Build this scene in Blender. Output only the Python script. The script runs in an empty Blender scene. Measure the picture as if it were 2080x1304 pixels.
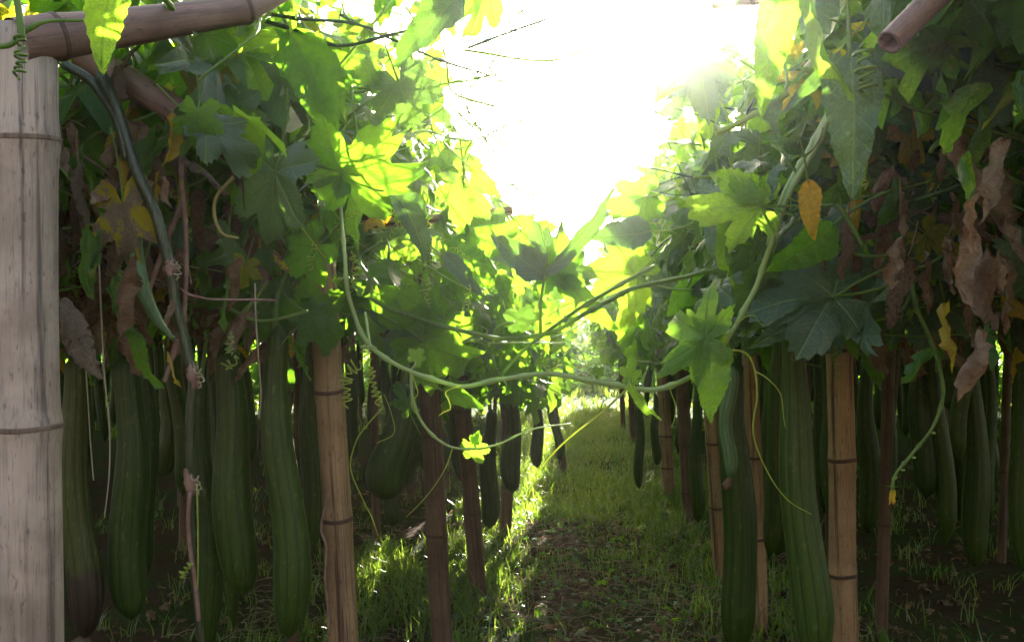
import bpy, math
import numpy as np
from mathutils import Vector, Matrix, Quaternion

R_ = math.radians
scene = bpy.context.scene
rng = np.random.default_rng(11)

# ------------------------------------------------------------------ camera
FPX = 2041.0
CAM = Vector((0.0, 0.0, 0.95))
YAW, PITCH = R_(4.2), R_(0.79)
cam_d = bpy.data.cameras.new('camera')
cam = bpy.data.objects.new('camera', cam_d)
scene.collection.objects.link(cam)
cam.location = CAM
cam.rotation_euler = (math.pi / 2 + PITCH, 0, YAW)
cam_d.sensor_width = 36
cam_d.lens = 36 * FPX / 2080
cam_d.clip_start = 0.02
cam_d.clip_end = 3000
scene.camera = cam
ROT = cam.rotation_euler.to_matrix()


def direction(px, py):
    return (ROT @ Vector(((px - 1040) / FPX, -(py - 652) / FPX, -1.0)))


def P(px, py, d):
    """the point of the place seen at (px, py) of the photograph, d metres in front of the camera"""
    return CAM + direction(px, py) * d


# ------------------------------------------------------------------ world, sun, exposure
SUN = direction(1365, 30).normalized()
elev = math.asin(SUN.z)
azim = math.atan2(SUN.x, SUN.y)
world = bpy.data.worlds.new('World')
scene.world = world
world.use_nodes = True
wn = world.node_tree.nodes
wl = world.node_tree.links
bg = wn['Background']
sky = wn.new('ShaderNodeTexSky')
sky.sky_type = 'NISHITA'
sky.sun_disc = False
sky.sun_elevation = elev
sky.sun_rotation = azim
sky.altitude = 50
sky.air_density = 1.0
sky.dust_density = 5.0
sky.ozone_density = 0.3
wl.new(sky.outputs[0], bg.inputs[0])
bg.inputs[1].default_value = 0.06
sl = bpy.data.lights.new('sun', 'SUN')
sl.energy = 5.0
sl.angle = R_(0.53)
sl.color = (1.0, 0.93, 0.80)
sun = bpy.data.objects.new('sun', sl)
scene.collection.objects.link(sun)
sun.rotation_euler = (-SUN).to_track_quat('-Z', 'Y').to_euler()
sun.location = (0, 5, 6)
vs = scene.view_settings
vs.view_transform = 'Standard'
vs.look = 'None'
vs.gamma = 1
vs.use_curve_mapping = False
vs.exposure = 3.3
cy = scene.cycles
cy.max_bounces = 8
cy.diffuse_bounces = 4
cy.glossy_bounces = 2
cy.transmission_bounces = 5
cy.transparent_max_bounces = 8
cy.volume_bounces = 0
cy.volume_step_rate = 4
cy.sample_clamp_indirect = 6
cy.use_denoising = True
cy.caustics_reflective = False
cy.caustics_refractive = False
HAZE_DENSITY = 0.0018
HAZE_G = 0.925

# ------------------------------------------------------------------ materials
class NT:
    def __init__(self, name):
        self.m = bpy.data.materials.new(name)
        self.m.use_nodes = True
        self.t = self.m.node_tree
        self.n = self.t.nodes
        self.n.clear()
        self.out = self.n.new('ShaderNodeOutputMaterial')

    def new(self, typ, ins=None, **kw):
        nd = self.n.new(typ)
        for k, v in kw.items():
            setattr(nd, k, v)
        for k, v in (ins or {}).items():
            self.set(nd.inputs[k], v)
        return nd

    def set(self, sock, v):
        if isinstance(v, bpy.types.NodeSocket):
            self.t.links.new(v, sock)
        elif isinstance(v, bpy.types.Node):
            self.t.links.new(v.outputs[0], sock)
        elif isinstance(v, tuple) and len(v) == 3 and sock.type == 'RGBA':
            sock.default_value = (*v, 1)
        else:
            sock.default_value = v

    def math(self, op, a, b=0.0, c=0.0, clamp=False):
        nd = self.n.new('ShaderNodeMath')
        nd.operation = op
        nd.use_clamp = clamp
        self.set(nd.inputs[0], a)
        self.set(nd.inputs[1], b)
        self.set(nd.inputs[2], c)
        return nd.outputs[0]

    def mix(self, f, a, b, mode='MIX'):
        nd = self.n.new('ShaderNodeMixRGB')
        nd.blend_type = mode
        self.set(nd.inputs[0], f)
        self.set(nd.inputs[1], a)
        self.set(nd.inputs[2], b)
        return nd.outputs[0]

    def noise(self, vec, scale, detail=3, rough=0.55):
        nd = self.new('ShaderNodeTexNoise', {'Scale': scale, 'Detail': detail, 'Roughness': rough})
        if vec is not None:
            self.set(nd.inputs['Vector'], vec)
        return nd.outputs[0]

    def ramp(self, v, lo, hi):
        nd = self.n.new('ShaderNodeMapRange')
        nd.interpolation_type = 'SMOOTHSTEP'
        self.set(nd.inputs[0], v)
        nd.inputs[1].default_value = lo
        nd.inputs[2].default_value = hi
        return nd.outputs[0]

    def scaled(self, vec, s):
        nd = self.new('ShaderNodeMapping', {'Vector': vec, 'Scale': s})
        return nd.outputs[0]

    def done(self, shader):
        self.t.links.new(shader, self.out.inputs[0])
        return self.m


def leaf_rand(T):
    at = T.new('ShaderNodeAttribute', attribute_name='rnd')
    oi = T.new('ShaderNodeObjectInfo')
    return T.math('FRACT', T.math('ADD', at.outputs['Fac'], oi.outputs['Random']))


def mat_leaf(name, c1, c2, t1, t2, spot, spot_amt, rough=0.42, trans=0.5, vein=(0.16, 0.26, 0.07), spec=0.6):
    T = NT(name)
    r = leaf_rand(T)
    r2 = T.math('FRACT', T.math('MULTIPLY', r, 7.31))
    uv = T.new('ShaderNodeUVMap', uv_map='veins')
    sx = T.new('ShaderNodeSeparateXYZ', {0: uv.outputs[0]})
    d, a = sx.outputs[0], sx.outputs[1]
    ad = T.math('ABSOLUTE', d)
    main = T.math('SUBTRACT', 1.0, T.ramp(ad, 0.004, 0.02))
    t = T.math('SUBTRACT', a, T.math('MULTIPLY', ad, 0.75))
    fr = T.math('ABSOLUTE', T.math('SUBTRACT', T.math('FRACT', T.math('MULTIPLY', t, 6.5)), 0.5))
    side = T.math('MULTIPLY', T.math('SUBTRACT', 1.0, T.ramp(fr, 0.02, 0.09)), 0.55)
    vn = T.math('MAXIMUM', main, side)
    tc = T.new('ShaderNodeTexCoord')
    off = T.new('ShaderNodeVectorMath', {0: tc.outputs['Object'], 1: r}, operation='ADD')
    n1 = T.noise(off.outputs[0], 14, 4)
    n2 = T.noise(off.outputs[0], 60, 2)
    col = T.mix(r, c1, c2)
    col = T.mix(T.math('MULTIPLY', T.ramp(n1, 0.35, 0.7), 0.35), col, T.mix(0.5, col, (0.01, 0.02, 0.004)))
    spots = T.math('MULTIPLY', T.ramp(T.noise(off.outputs[0], 75, 2, 0.5), 0.60, 0.70), T.math('MULTIPLY', spot_amt, T.ramp(r2, 0.3, 0.9)))
    col = T.mix(spots, col, spot)
    col = T.mix(T.math('MULTIPLY', vn, 0.7), col, vein)
    vo = T.new('ShaderNodeTexVoronoi', {'Vector': uv.outputs[0], 'Scale': 26.0}, feature='DISTANCE_TO_EDGE')
    net = T.math('SUBTRACT', 1.0, T.ramp(vo.outputs[0], 0.0, 0.09))
    col = T.mix(T.math('MULTIPLY', net, 0.25), col, vein)
    tcol = T.mix(r2, t1, t2)
    tcol = T.mix(T.math('MULTIPLY', net, 0.3), tcol, (0.08, 0.16, 0.01))
    tcol = T.mix(T.math('MULTIPLY', T.ramp(n1, 0.3, 0.75), 0.45), tcol, T.mix(0.5, tcol, (0.05, 0.09, 0.0)))
    tcol = T.mix(T.math('MULTIPLY', vn, 0.45), tcol, (0.10, 0.17, 0.01))
    tcol = T.mix(T.math('MULTIPLY', spots, 0.5), tcol, spot)
    h = T.math('ADD', T.math('MULTIPLY', T.math('MAXIMUM', vn, T.math('MULTIPLY', net, 0.6)), -0.6), T.math('MULTIPLY', n2, 0.6))
    bump = T.new('ShaderNodeBump', {'Strength': 0.7, 'Distance': 0.0025, 'Height': h})
    p = T.new('ShaderNodeBsdfPrincipled', {'Base Color': col, 'Roughness': rough, 'Specular IOR Level': spec, 'Normal': bump.outputs[0]})
    tr = T.new('ShaderNodeBsdfTranslucent', {'Color': tcol, 'Normal': bump.outputs[0]})
    mx = T.new('ShaderNodeMixShader', {0: trans, 1: p.outputs[0], 2: tr.outputs[0]})
    return T.done(mx.outputs[0])


M = {}
M['leaf'] = mat_leaf('leaf_green', (0.035, 0.105, 0.018), (0.065, 0.15, 0.022), (0.20, 0.52, 0.015), (0.36, 0.68, 0.03), (0.35, 0.36, 0.04), 0.7, 0.36, 0.5)
M['leaf_pale'] = mat_leaf('leaf_pale_green', (0.14, 0.28, 0.05), (0.17, 0.31, 0.06), (0.32, 0.66, 0.03), (0.38, 0.70, 0.04), (0.3, 0.36, 0.05), 0.1, 0.5, 0.45, vein=(0.3, 0.42, 0.14))
M['leaf_blue'] = mat_leaf('leaf_sky_sheen', (0.05, 0.105, 0.055), (0.07, 0.13, 0.07), (0.16, 0.36, 0.03), (0.2, 0.42, 0.04), (0.28, 0.32, 0.05), 0.8, 0.34, 0.25, spec=1.0)  # bluish leaf copy, sky reflection tinted into its colour
M['leaf_yellow'] = mat_leaf('leaf_yellow', (0.42, 0.30, 0.02), (0.50, 0.33, 0.02), (0.80, 0.55, 0.01), (0.85, 0.45, 0.01), (0.18, 0.08, 0.03), 1.0, 0.6, 0.5, vein=(0.45, 0.38, 0.1))
M['leaf_turning'] = mat_leaf('leaf_turning', (0.20, 0.24, 0.03), (0.28, 0.26, 0.03), (0.6, 0.6, 0.02), (0.7, 0.6, 0.02), (0.4, 0.22, 0.05), 1.0, 0.55, 0.5, vein=(0.35, 0.36, 0.1))


def mat_dry(name, a, b, yellow=None):
    T = NT(name)
    r = leaf_rand(T)
    tc = T.new('ShaderNodeTexCoord')
    n = T.noise(tc.outputs['Object'], 30, 5, 0.65)
    n2 = T.noise(tc.outputs['Object'], 140, 3, 0.6)
    col = T.mix(T.ramp(n, 0.3, 0.7), a, b)
    col = T.mix(T.math('MULTIPLY', T.math('FRACT', T.math('MULTIPLY', r, 5.7)), 0.75), col, (0.09, 0.05, 0.028))
    if yellow:
        col = T.mix(T.ramp(T.noise(tc.outputs['Object'], 3.2, 4, 0.6), 0.45, 0.55), col, yellow)
    bump = T.new('ShaderNodeBump', {'Strength': 1.0, 'Distance': 0.008, 'Height': T.math('ADD', n, T.math('MULTIPLY', n2, 0.4))})
    p = T.new('ShaderNodeBsdfPrincipled', {'Base Color': col, 'Roughness': 0.8, 'Specular IOR Level': 0.2, 'Normal': bump.outputs[0]})
    tr = T.new('ShaderNodeBsdfTranslucent', {'Color': T.mix(0.5, col, (0.40, 0.20, 0.09)), 'Normal': bump.outputs[0]})
    mx = T.new('ShaderNodeMixShader', {0: 0.28, 1: p.outputs[0], 2: tr.outputs[0]})
    return T.done(mx.outputs[0])


M['dry'] = mat_dry('dry_leaf', (0.20, 0.11, 0.065), (0.44, 0.31, 0.21))
M['dry_pale'] = mat_dry('dry_leaf_pale', (0.44, 0.33, 0.25), (0.64, 0.53, 0.42))
M['dry_yellow'] = mat_dry('dry_leaf_half_yellow', (0.30, 0.22, 0.15), (0.46, 0.37, 0.25), (0.62, 0.52, 0.03))


def mat_stem(name, a, b, rough=0.5, trans=0.25, tcol=(0.4, 0.6, 0.08), streak=None):
    T = NT(name)
    tc = T.new('ShaderNodeTexCoord')
    n = T.noise(tc.outputs['Object'], 40, 3) if not streak else T.noise(T.scaled(tc.outputs['Object'], (420, 420, 14)), 1.0, 4, 0.7)
    n2 = T.noise(tc.outputs['Object'], 200, 2)
    col = T.mix(T.ramp(n, 0.3, 0.7), a, b)
    bump = T.new('ShaderNodeBump', {'Strength': 0.4, 'Distance': 0.001, 'Height': n2})
    p = T.new('ShaderNodeBsdfPrincipled', {'Base Color': col, 'Roughness': rough, 'Normal': bump.outputs[0]})
    if not trans:
        return T.done(p.outputs[0])
    tr = T.new('ShaderNodeBsdfTranslucent', {'Color': tcol})
    mx = T.new('ShaderNodeMixShader', {0: trans, 1: p.outputs[0], 2: tr.outputs[0]})
    return T.done(mx.outputs[0])


M['stem'] = mat_stem('stem_green', (0.11, 0.20, 0.04), (0.20, 0.30, 0.07))
M['stem_dark'] = mat_stem('stem_dark_green', (0.03, 0.06, 0.03), (0.06, 0.10, 0.045), 0.35, 0)
M['stem_pale'] = mat_stem('stem_pale_green', (0.36, 0.48, 0.17), (0.44, 0.54, 0.22))
M['stem_dry'] = mat_stem('stem_dry', (0.20, 0.10, 0.08), (0.32, 0.20, 0.15), 0.75, 0)
M['tendril'] = mat_stem('tendril_yellow_green', (0.30, 0.38, 0.06), (0.42, 0.48, 0.10), 0.5, 0.4, (0.7, 0.8, 0.1))
M['stem_ribbed'] = mat_stem('stem_ribbed', (0.010, 0.020, 0.008), (0.085, 0.095, 0.045), 0.35, 0, streak=True)
M['stem_yellow'] = mat_stem('stem_yellow', (0.30, 0.26, 0.07), (0.42, 0.36, 0.12), 0.6, 0.15, (0.6, 0.5, 0.1))
M['string'] = mat_stem('string_pale', (0.36, 0.28, 0.18), (0.5, 0.42, 0.3), 0.7, 0.2, (0.6, 0.5, 0.3))
M['bloom'] = mat_stem('petal_yellow', (0.75, 0.5, 0.03), (0.8, 0.6, 0.06), 0.6, 0.5, (0.9, 0.6, 0.05))


def mat_bamboo(name, a, b, dark, streak_amt=0.7, rough=0.55, seed=0.0):
    T = NT(name)
    tc = T.new('ShaderNodeTexCoord')
    oi = T.new('ShaderNodeObjectInfo')
    v = T.new('ShaderNodeVectorMath', {0: tc.outputs['Object'], 1: T.math('MULTIPLY', oi.outputs['Random'], 3.0)}, operation='ADD').outputs[0]
    s1 = T.noise(T.scaled(v, (60, 60, 1.4)), 1.0, 5, 0.7)
    s2 = T.noise(T.scaled(v, (380, 380, 16)), 1.0, 4, 0.75)
    s3 = T.noise(T.scaled(v, (24, 24, 2.2)), 1.0, 3, 0.6)
    blot = T.noise(v, 9, 4, 0.6)
    spk = T.noise(T.scaled(v, (1, 1, 0.35)), 170, 2, 0.5)
    col = T.mix(T.ramp(blot, 0.3, 0.7), a, b)
    col = T.mix(T.math('MULTIPLY', T.ramp(s1, 0.48, 0.66), streak_amt), col, dark)
    col = T.mix(T.math('MULTIPLY', T.ramp(s2, 0.5, 0.7), 0.45), col, dark)
    col = T.mix(T.math('MULTIPLY', T.ramp(spk, 0.62, 0.72), 0.5), col, dark)
    col = T.mix(T.math('MULTIPLY', T.ramp(s3, 0.55, 0.68), 0.55), col, T.mix(0.5, col, dark))
    h = T.math('ADD', s1, T.math('MULTIPLY', s2, 0.8))
    bump = T.new('ShaderNodeBump', {'Strength': 0.6, 'Distance': 0.002, 'Height': h})
    p = T.new('ShaderNodeBsdfPrincipled', {'Base Color': col, 'Roughness': rough, 'Specular IOR Level': 0.35, 'Normal': bump.outputs[0]})
    return T.done(p.outputs[0])


M['bamboo_grey'] = mat_bamboo('bamboo_weathered', (0.38, 0.285, 0.225), (0.62, 0.49, 0.405), (0.075, 0.05, 0.045), 0.75)
M['bamboo_tan'] = mat_bamboo('bamboo_tan', (0.31, 0.185, 0.095), (0.45, 0.285, 0.155), (0.06, 0.025, 0.018), 0.9)
M['bamboo_brown'] = mat_bamboo('bamboo_brown', (0.20, 0.11, 0.085), (0.30, 0.18, 0.135), (0.08, 0.045, 0.04), 0.75)
M['bamboo_dark'] = mat_bamboo('bamboo_dark', (0.125, 0.070, 0.045), (0.19, 0.11, 0.068), (0.04, 0.022, 0.018), 0.8)
M['bamboo_node_grey'] = mat_bamboo('bamboo_node_grey', (0.22, 0.15, 0.12), (0.36, 0.26, 0.21), (0.06, 0.035, 0.03), 0.6)
M['bamboo_node'] = mat_bamboo('bamboo_node', (0.09, 0.05, 0.035), (0.14, 0.08, 0.055), (0.03, 0.018, 0.015), 0.6)


def mat_gourd(name, a, b, patch=None):
    T = NT(name)
    tc = T.new('ShaderNodeTexCoord')
    oi = T.new('ShaderNodeObjectInfo')
    v = T.new('ShaderNodeVectorMath', {0: tc.outputs['Object'], 1: T.math('MULTIPLY', oi.outputs['Random'], 2.0)}, operation='ADD').outputs[0]
    s = T.noise(T.scaled(v, (150, 150, 3)), 1.0, 4, 0.65)
    fl = T.noise(T.scaled(v, (1, 1, 0.4)), 120, 2, 0.5)
    col = T.mix(oi.outputs['Random'], a, b)
    col = T.mix(T.math('MULTIPLY', T.ramp(s, 0.45, 0.65), 0.6), col, T.mix(0.65, col, (0.006, 0.018, 0.003)))
    col = T.mix(T.math('MULTIPLY', T.ramp(fl, 0.62, 0.72), 0.35), col, (0.16, 0.22, 0.08))
    if patch:
        sz = T.new('ShaderNodeSeparateXYZ', {0: tc.outputs['Object']})
        w = T.math('ADD', sz.outputs[2], T.math('MULTIPLY', T.noise(v, 25, 3), 0.05))
        col = T.mix(T.ramp(w, patch + 0.012, patch - 0.012), col, (0.045, 0.025, 0.017))
    gu = T.new('ShaderNodeUVMap', uv_map='veins')
    gx_ = T.new('ShaderNodeSeparateXYZ', {0: gu.outputs[0]})
    gr = T.math('ABSOLUTE', T.math('SUBTRACT', T.math('FRACT', T.math('ADD', gx_.outputs[0], 0.0)), 0.5))
    groove_shade = T.math('SUBTRACT', 1.0, T.ramp(T.math('ADD', gr, T.math('MULTIPLY', T.math('SUBTRACT', s, 0.5), 0.25)), 0.0, 0.16))
    col = T.mix(T.math('MULTIPLY', groove_shade, 0.55), col, (0.004, 0.012, 0.002))  # shade between the ribs put into the skin colour
    mot = T.noise(v, 22, 5, 0.7)
    col = T.mix(T.math('MULTIPLY', T.ramp(mot, 0.5, 0.75), 0.5), col, T.mix(0.5, col, (0.14, 0.15, 0.05)))
    sc = T.noise(T.scaled(v, (30, 30, 90)), 1.0, 4, 0.7)
    col = T.mix(T.math('MULTIPLY', T.ramp(sc, 0.66, 0.74), 0.6), col, (0.20, 0.19, 0.10))
    bump = T.new('ShaderNodeBump', {'Strength': 0.9, 'Distance': 0.003, 'Height': T.math('ADD', s, T.math('MULTIPLY', fl, 0.3))})
    p = T.new('ShaderNodeBsdfPrincipled', {'Base Color': col, 'Roughness': 0.45, 'Specular IOR Level': 0.45, 'Normal': bump.outputs[0]})
    return T.done(p.outputs[0])


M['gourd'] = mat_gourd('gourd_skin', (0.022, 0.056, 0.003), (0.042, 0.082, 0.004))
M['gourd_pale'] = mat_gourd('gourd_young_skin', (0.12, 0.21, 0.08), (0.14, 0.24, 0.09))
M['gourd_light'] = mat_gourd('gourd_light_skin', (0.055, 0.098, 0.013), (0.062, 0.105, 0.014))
M['gourd_olive'] = mat_gourd('gourd_olive_skin', (0.065, 0.075, 0.012), (0.07, 0.08, 0.012), -0.37)


def mat_grass(name):
    T = NT(name)
    at = T.new('ShaderNodeAttribute', attribute_name='rnd')
    col = T.mix(at.outputs['Fac'], (0.025, 0.075, 0.018), (0.07, 0.125, 0.035))
    tcol = T.mix(at.outputs['Fac'], (0.24, 0.46, 0.03), (0.50, 0.64, 0.07))
    p = T.new('ShaderNodeBsdfPrincipled', {'Base Color': col, 'Roughness': 0.28, 'Specular IOR Level': 0.7})
    tr = T.new('ShaderNodeBsdfTranslucent', {'Color': tcol})
    mx = T.new('ShaderNodeMixShader', {0: 0.40, 1: p.outputs[0], 2: tr.outputs[0]})
    return T.done(mx.outputs[0])


M['grass'] = mat_grass('grass_blade')
M['litter'] = mat_stem('litter_straw', (0.16, 0.10, 0.07), (0.34, 0.25, 0.17), 0.8, 0)


def mat_ground():
    T = NT('soil')
    tc = T.new('ShaderNodeTexCoord')
    o = tc.outputs['Object']
    n = T.noise(o, 2.2, 5)
    f = T.noise(o, 26, 6, 0.7)
    g = T.noise(o, 90, 3, 0.6)
    col = T.mix(f, (0.038, 0.022, 0.016), (0.13, 0.078, 0.056))
    col = T.mix(T.math('MULTIPLY', T.ramp(n, 0.42, 0.6), 0.75), col, T.mix(g, (0.03, 0.06, 0.015), (0.07, 0.10, 0.03)))
    sy = T.new('ShaderNodeSeparateXYZ', {0: o})
    far = T.ramp(sy.outputs[1], 7.0, 10.0)
    col = T.mix(far, col, T.mix(f, (0.03, 0.08, 0.015), (0.07, 0.12, 0.03)))
    bump = T.new('ShaderNodeBump', {'Strength': 0.9, 'Distance': 0.02, 'Height': T.math('ADD', f, T.math('MULTIPLY', g, 0.5))})
    p = T.new('ShaderNodeBsdfPrincipled', {'Base Color': col, 'Roughness': 1.0, 'Specular IOR Level': 0.05, 'Normal': bump.outputs[0]})
    return T.done(p.outputs[0])


M['ground'] = mat_ground()


def mat_hill():
    T = NT('hill_cover')
    tc = T.new('ShaderNodeTexCoord')
    f = T.noise(tc.outputs['Object'], 0.08, 6, 0.7)
    col = T.mix(f, (0.04, 0.07, 0.03), (0.10, 0.13, 0.06))
    p = T.new('ShaderNodeBsdfPrincipled', {'Base Color': col, 'Roughness': 0.9})
    return T.done(p.outputs[0])


M['hill'] = mat_hill()

# ------------------------------------------------------------------ mesh helpers
C = scene.collection


def make_mesh(name, V, T, mats, uv=None, rnd=None, mi=None, smooth=True):
    V = np.asarray(V, np.float32)
    T = np.asarray(T, np.int32)
    me = bpy.data.meshes.new(name)
    me.vertices.add(len(V))
    me.vertices.foreach_set('co', V.ravel())
    k = T.shape[1]
    me.loops.add(T.size)
    me.loops.foreach_set('vertex_index', T.ravel())
    me.polygons.add(len(T))
    me.polygons.foreach_set('loop_start', np.arange(0, T.size, k, dtype=np.int32))
    if mi is not None:
        me.polygons.foreach_set('material_index', np.asarray(mi, np.int32))
    me.polygons.foreach_set('use_smooth', np.full(len(T), smooth))
    for m in mats:
        me.materials.append(m)
    if uv is not None:
        l = me.uv_layers.new(name='veins')
        l.data.foreach_set('uv', np.asarray(uv, np.float32)[T.ravel()].ravel())
    if rnd is not None:
        a = me.attributes.new('rnd', 'FLOAT', 'POINT')
        a.data.foreach_set('value', np.asarray(rnd, np.float32))
    me.update(calc_edges=True)
    return me


def link(name, me, parent=None, mw=None, label=None, cat=None, group=None, kind=None):
    o = bpy.data.objects.new(name, me)
    C.objects.link(o)
    if parent is not None:
        o.parent = parent
        if mw is not None:
            o.matrix_basis = PM[parent.name].inverted() @ mw
            PM[o.name] = mw.copy()
        else:
            o.matrix_basis = PM[parent.name].inverted()
            PM[o.name] = Matrix.Identity(4)
    else:
        mw = mw if mw is not None else Matrix.Identity(4)
        o.matrix_basis = mw
        PM[o.name] = mw.copy()
    if label:
        o['label'] = label
    if cat:
        o['category'] = cat
    if group:
        o['group'] = group
    if kind:
        o['kind'] = kind
    return o


PM = {}


def thing(name, label, cat, loc, group=None, mw=None):
    return link(name, None, None, mw if mw is not None else Matrix.Translation(loc), label, cat, group)


def spline(pts, n):
    """Catmull-Rom through the points, n samples"""
    p = np.asarray([list(q) for q in pts], float)
    if len(p) == 2:
        t = np.linspace(0, 1, n)[:, None]
        return p[0] * (1 - t) + p[1] * t
    pp = np.vstack([2 * p[0] - p[1], p, 2 * p[-1] - p[-2]])
    seg = np.linalg.norm(np.diff(p, axis=0), axis=1)
    cum = np.concatenate([[0], np.cumsum(seg)])
    s = np.linspace(0, cum[-1], n)
    i = np.clip(np.searchsorted(cum, s, side='right') - 1, 0, len(p) - 2)
    t = ((s - cum[i]) / np.maximum(seg[i], 1e-9))[:, None]
    a, b, c, d = pp[i], pp[i + 1], pp[i + 2], pp[i + 3]
    return 0.5 * (2 * b + (c - a) * t + (2 * a - 5 * b + 4 * c - d) * t ** 2 + (3 * b - a - 3 * c + d) * t ** 3)


def tube(path, rad, k=7, rib=0.0):
    path = np.asarray(path, float)
    n = len(path)
    rad = np.broadcast_to(np.asarray(rad, float), (n,))
    tan = np.gradient(path, axis=0)
    tan /= np.linalg.norm(tan, axis=1)[:, None] + 1e-12
    u = np.zeros((n, 3))
    ref = np.array([0, 0, 1.0]) if abs(tan[0][2]) < 0.8 else np.array([1.0, 0, 0])
    prev = np.cross(tan[0], ref)
    prev /= np.linalg.norm(prev)
    for i in range(n):
        prev = prev - tan[i] * np.dot(prev, tan[i])
        prev /= np.linalg.norm(prev) + 1e-12
        u[i] = prev
    w = np.cross(tan, u)
    ang = np.linspace(0, 2 * math.pi, k, endpoint=False)
    rr = 1 + rib * np.where(np.arange(k) % 2 == 0, 1, -1)
    V = path[:, None] + (rad[:, None] * rr[None])[..., None] * (np.cos(ang)[None, :, None] * u[:, None] + np.sin(ang)[None, :, None] * w[:, None])
    V = V.reshape(-1, 3)
    i, j = np.meshgrid(np.arange(n - 1), np.arange(k), indexing='ij')
    a = i * k + j
    b = i * k + (j + 1) % k
    q = np.stack([a, b, b + k, a, b + k, a + k], -1).reshape(-1, 3)
    c0, c1 = len(V), len(V) + 1
    V = np.vstack([V, path[0], path[-1]])
    jj = np.arange(k)
    cap0 = np.stack([np.full(k, c0), (jj + 1) % k, jj], -1)
    e = (n - 1) * k
    cap1 = np.stack([np.full(k, c1), e + jj, e + (jj + 1) % k], -1)
    return V, np.vstack([q, cap0, cap1])


def join(parts):
    Vs, Ts, o = [], [], 0
    for V, T in parts:
        Vs.append(V)
        Ts.append(T + o)
        o += len(V)
    return np.vstack(Vs), np.vstack(Ts)


def add_tube(name, pts, r0, r1, mat, parent=None, n=24, k=7, rib=0.0, jit=0.0, **kw):
    path = spline(pts, n)
    if jit:
        path = path + smooth_noise(n, 3, jit)
    rad = np.linspace(r0, r1, n)
    if name == 'stem':
        Ls = np.concatenate([[0], np.cumsum(np.linalg.norm(np.diff(path, axis=0), axis=1))])
        for q_ in np.arange(.05, Ls[-1], .085):
            q_ += rng.uniform(-.02, .02)
            rad = rad * (1 + .45 * np.exp(-((Ls - q_) / .006) ** 2))
        rad = rad * (1 + .06 * np.sin(Ls * 60))
    V, T = tube(path, rad, k, rib)
    return link(name, make_mesh(name, V, T, [mat]), parent, None, **kw)


def smooth_noise(n, d, amp, step=5):
    m = max(3, n // step + 2)
    c = rng.normal(0, 1, (m, d))
    x = np.linspace(0, m - 1, n)
    out = np.stack([np.interp(x, np.arange(m), c[:, j]) for j in range(d)], -1)
    w = np.minimum(1, np.minimum(np.arange(n), np.arange(n)[::-1]) / 3.0)[:, None]
    return out * amp * w


def coil_path(axis, turns, R0, R1, n=None, drift=1.3):
    n = n or int(turns * 12) + 10
    ax = spline(axis, n)
    tan = np.gradient(ax, axis=0)
    tan /= np.linalg.norm(tan, axis=1)[:, None] + 1e-12
    ref = np.array([0.3, 1, 0.1])
    u = np.cross(tan, ref)
    u /= np.linalg.norm(u, axis=1)[:, None]
    w = np.cross(tan, u)
    t = np.linspace(0, 1, n)
    ph = t * turns * 2 * math.pi + drift * np.sin(t * 9) + 1.1 * np.sin(t * 23 + 1) + .6 * np.sin(t * 37)
    R = (R0 + (R1 - R0) * t) * np.minimum(1, np.minimum(t, 1 - t) * 12)
    R = R * (1 + 0.3 * np.sin(t * 17 + axis[0][0] * 50) + .2 * np.sin(t * 41))
    return ax + (R * np.cos(ph))[:, None] * u + (R * np.sin(ph))[:, None] * w


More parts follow.
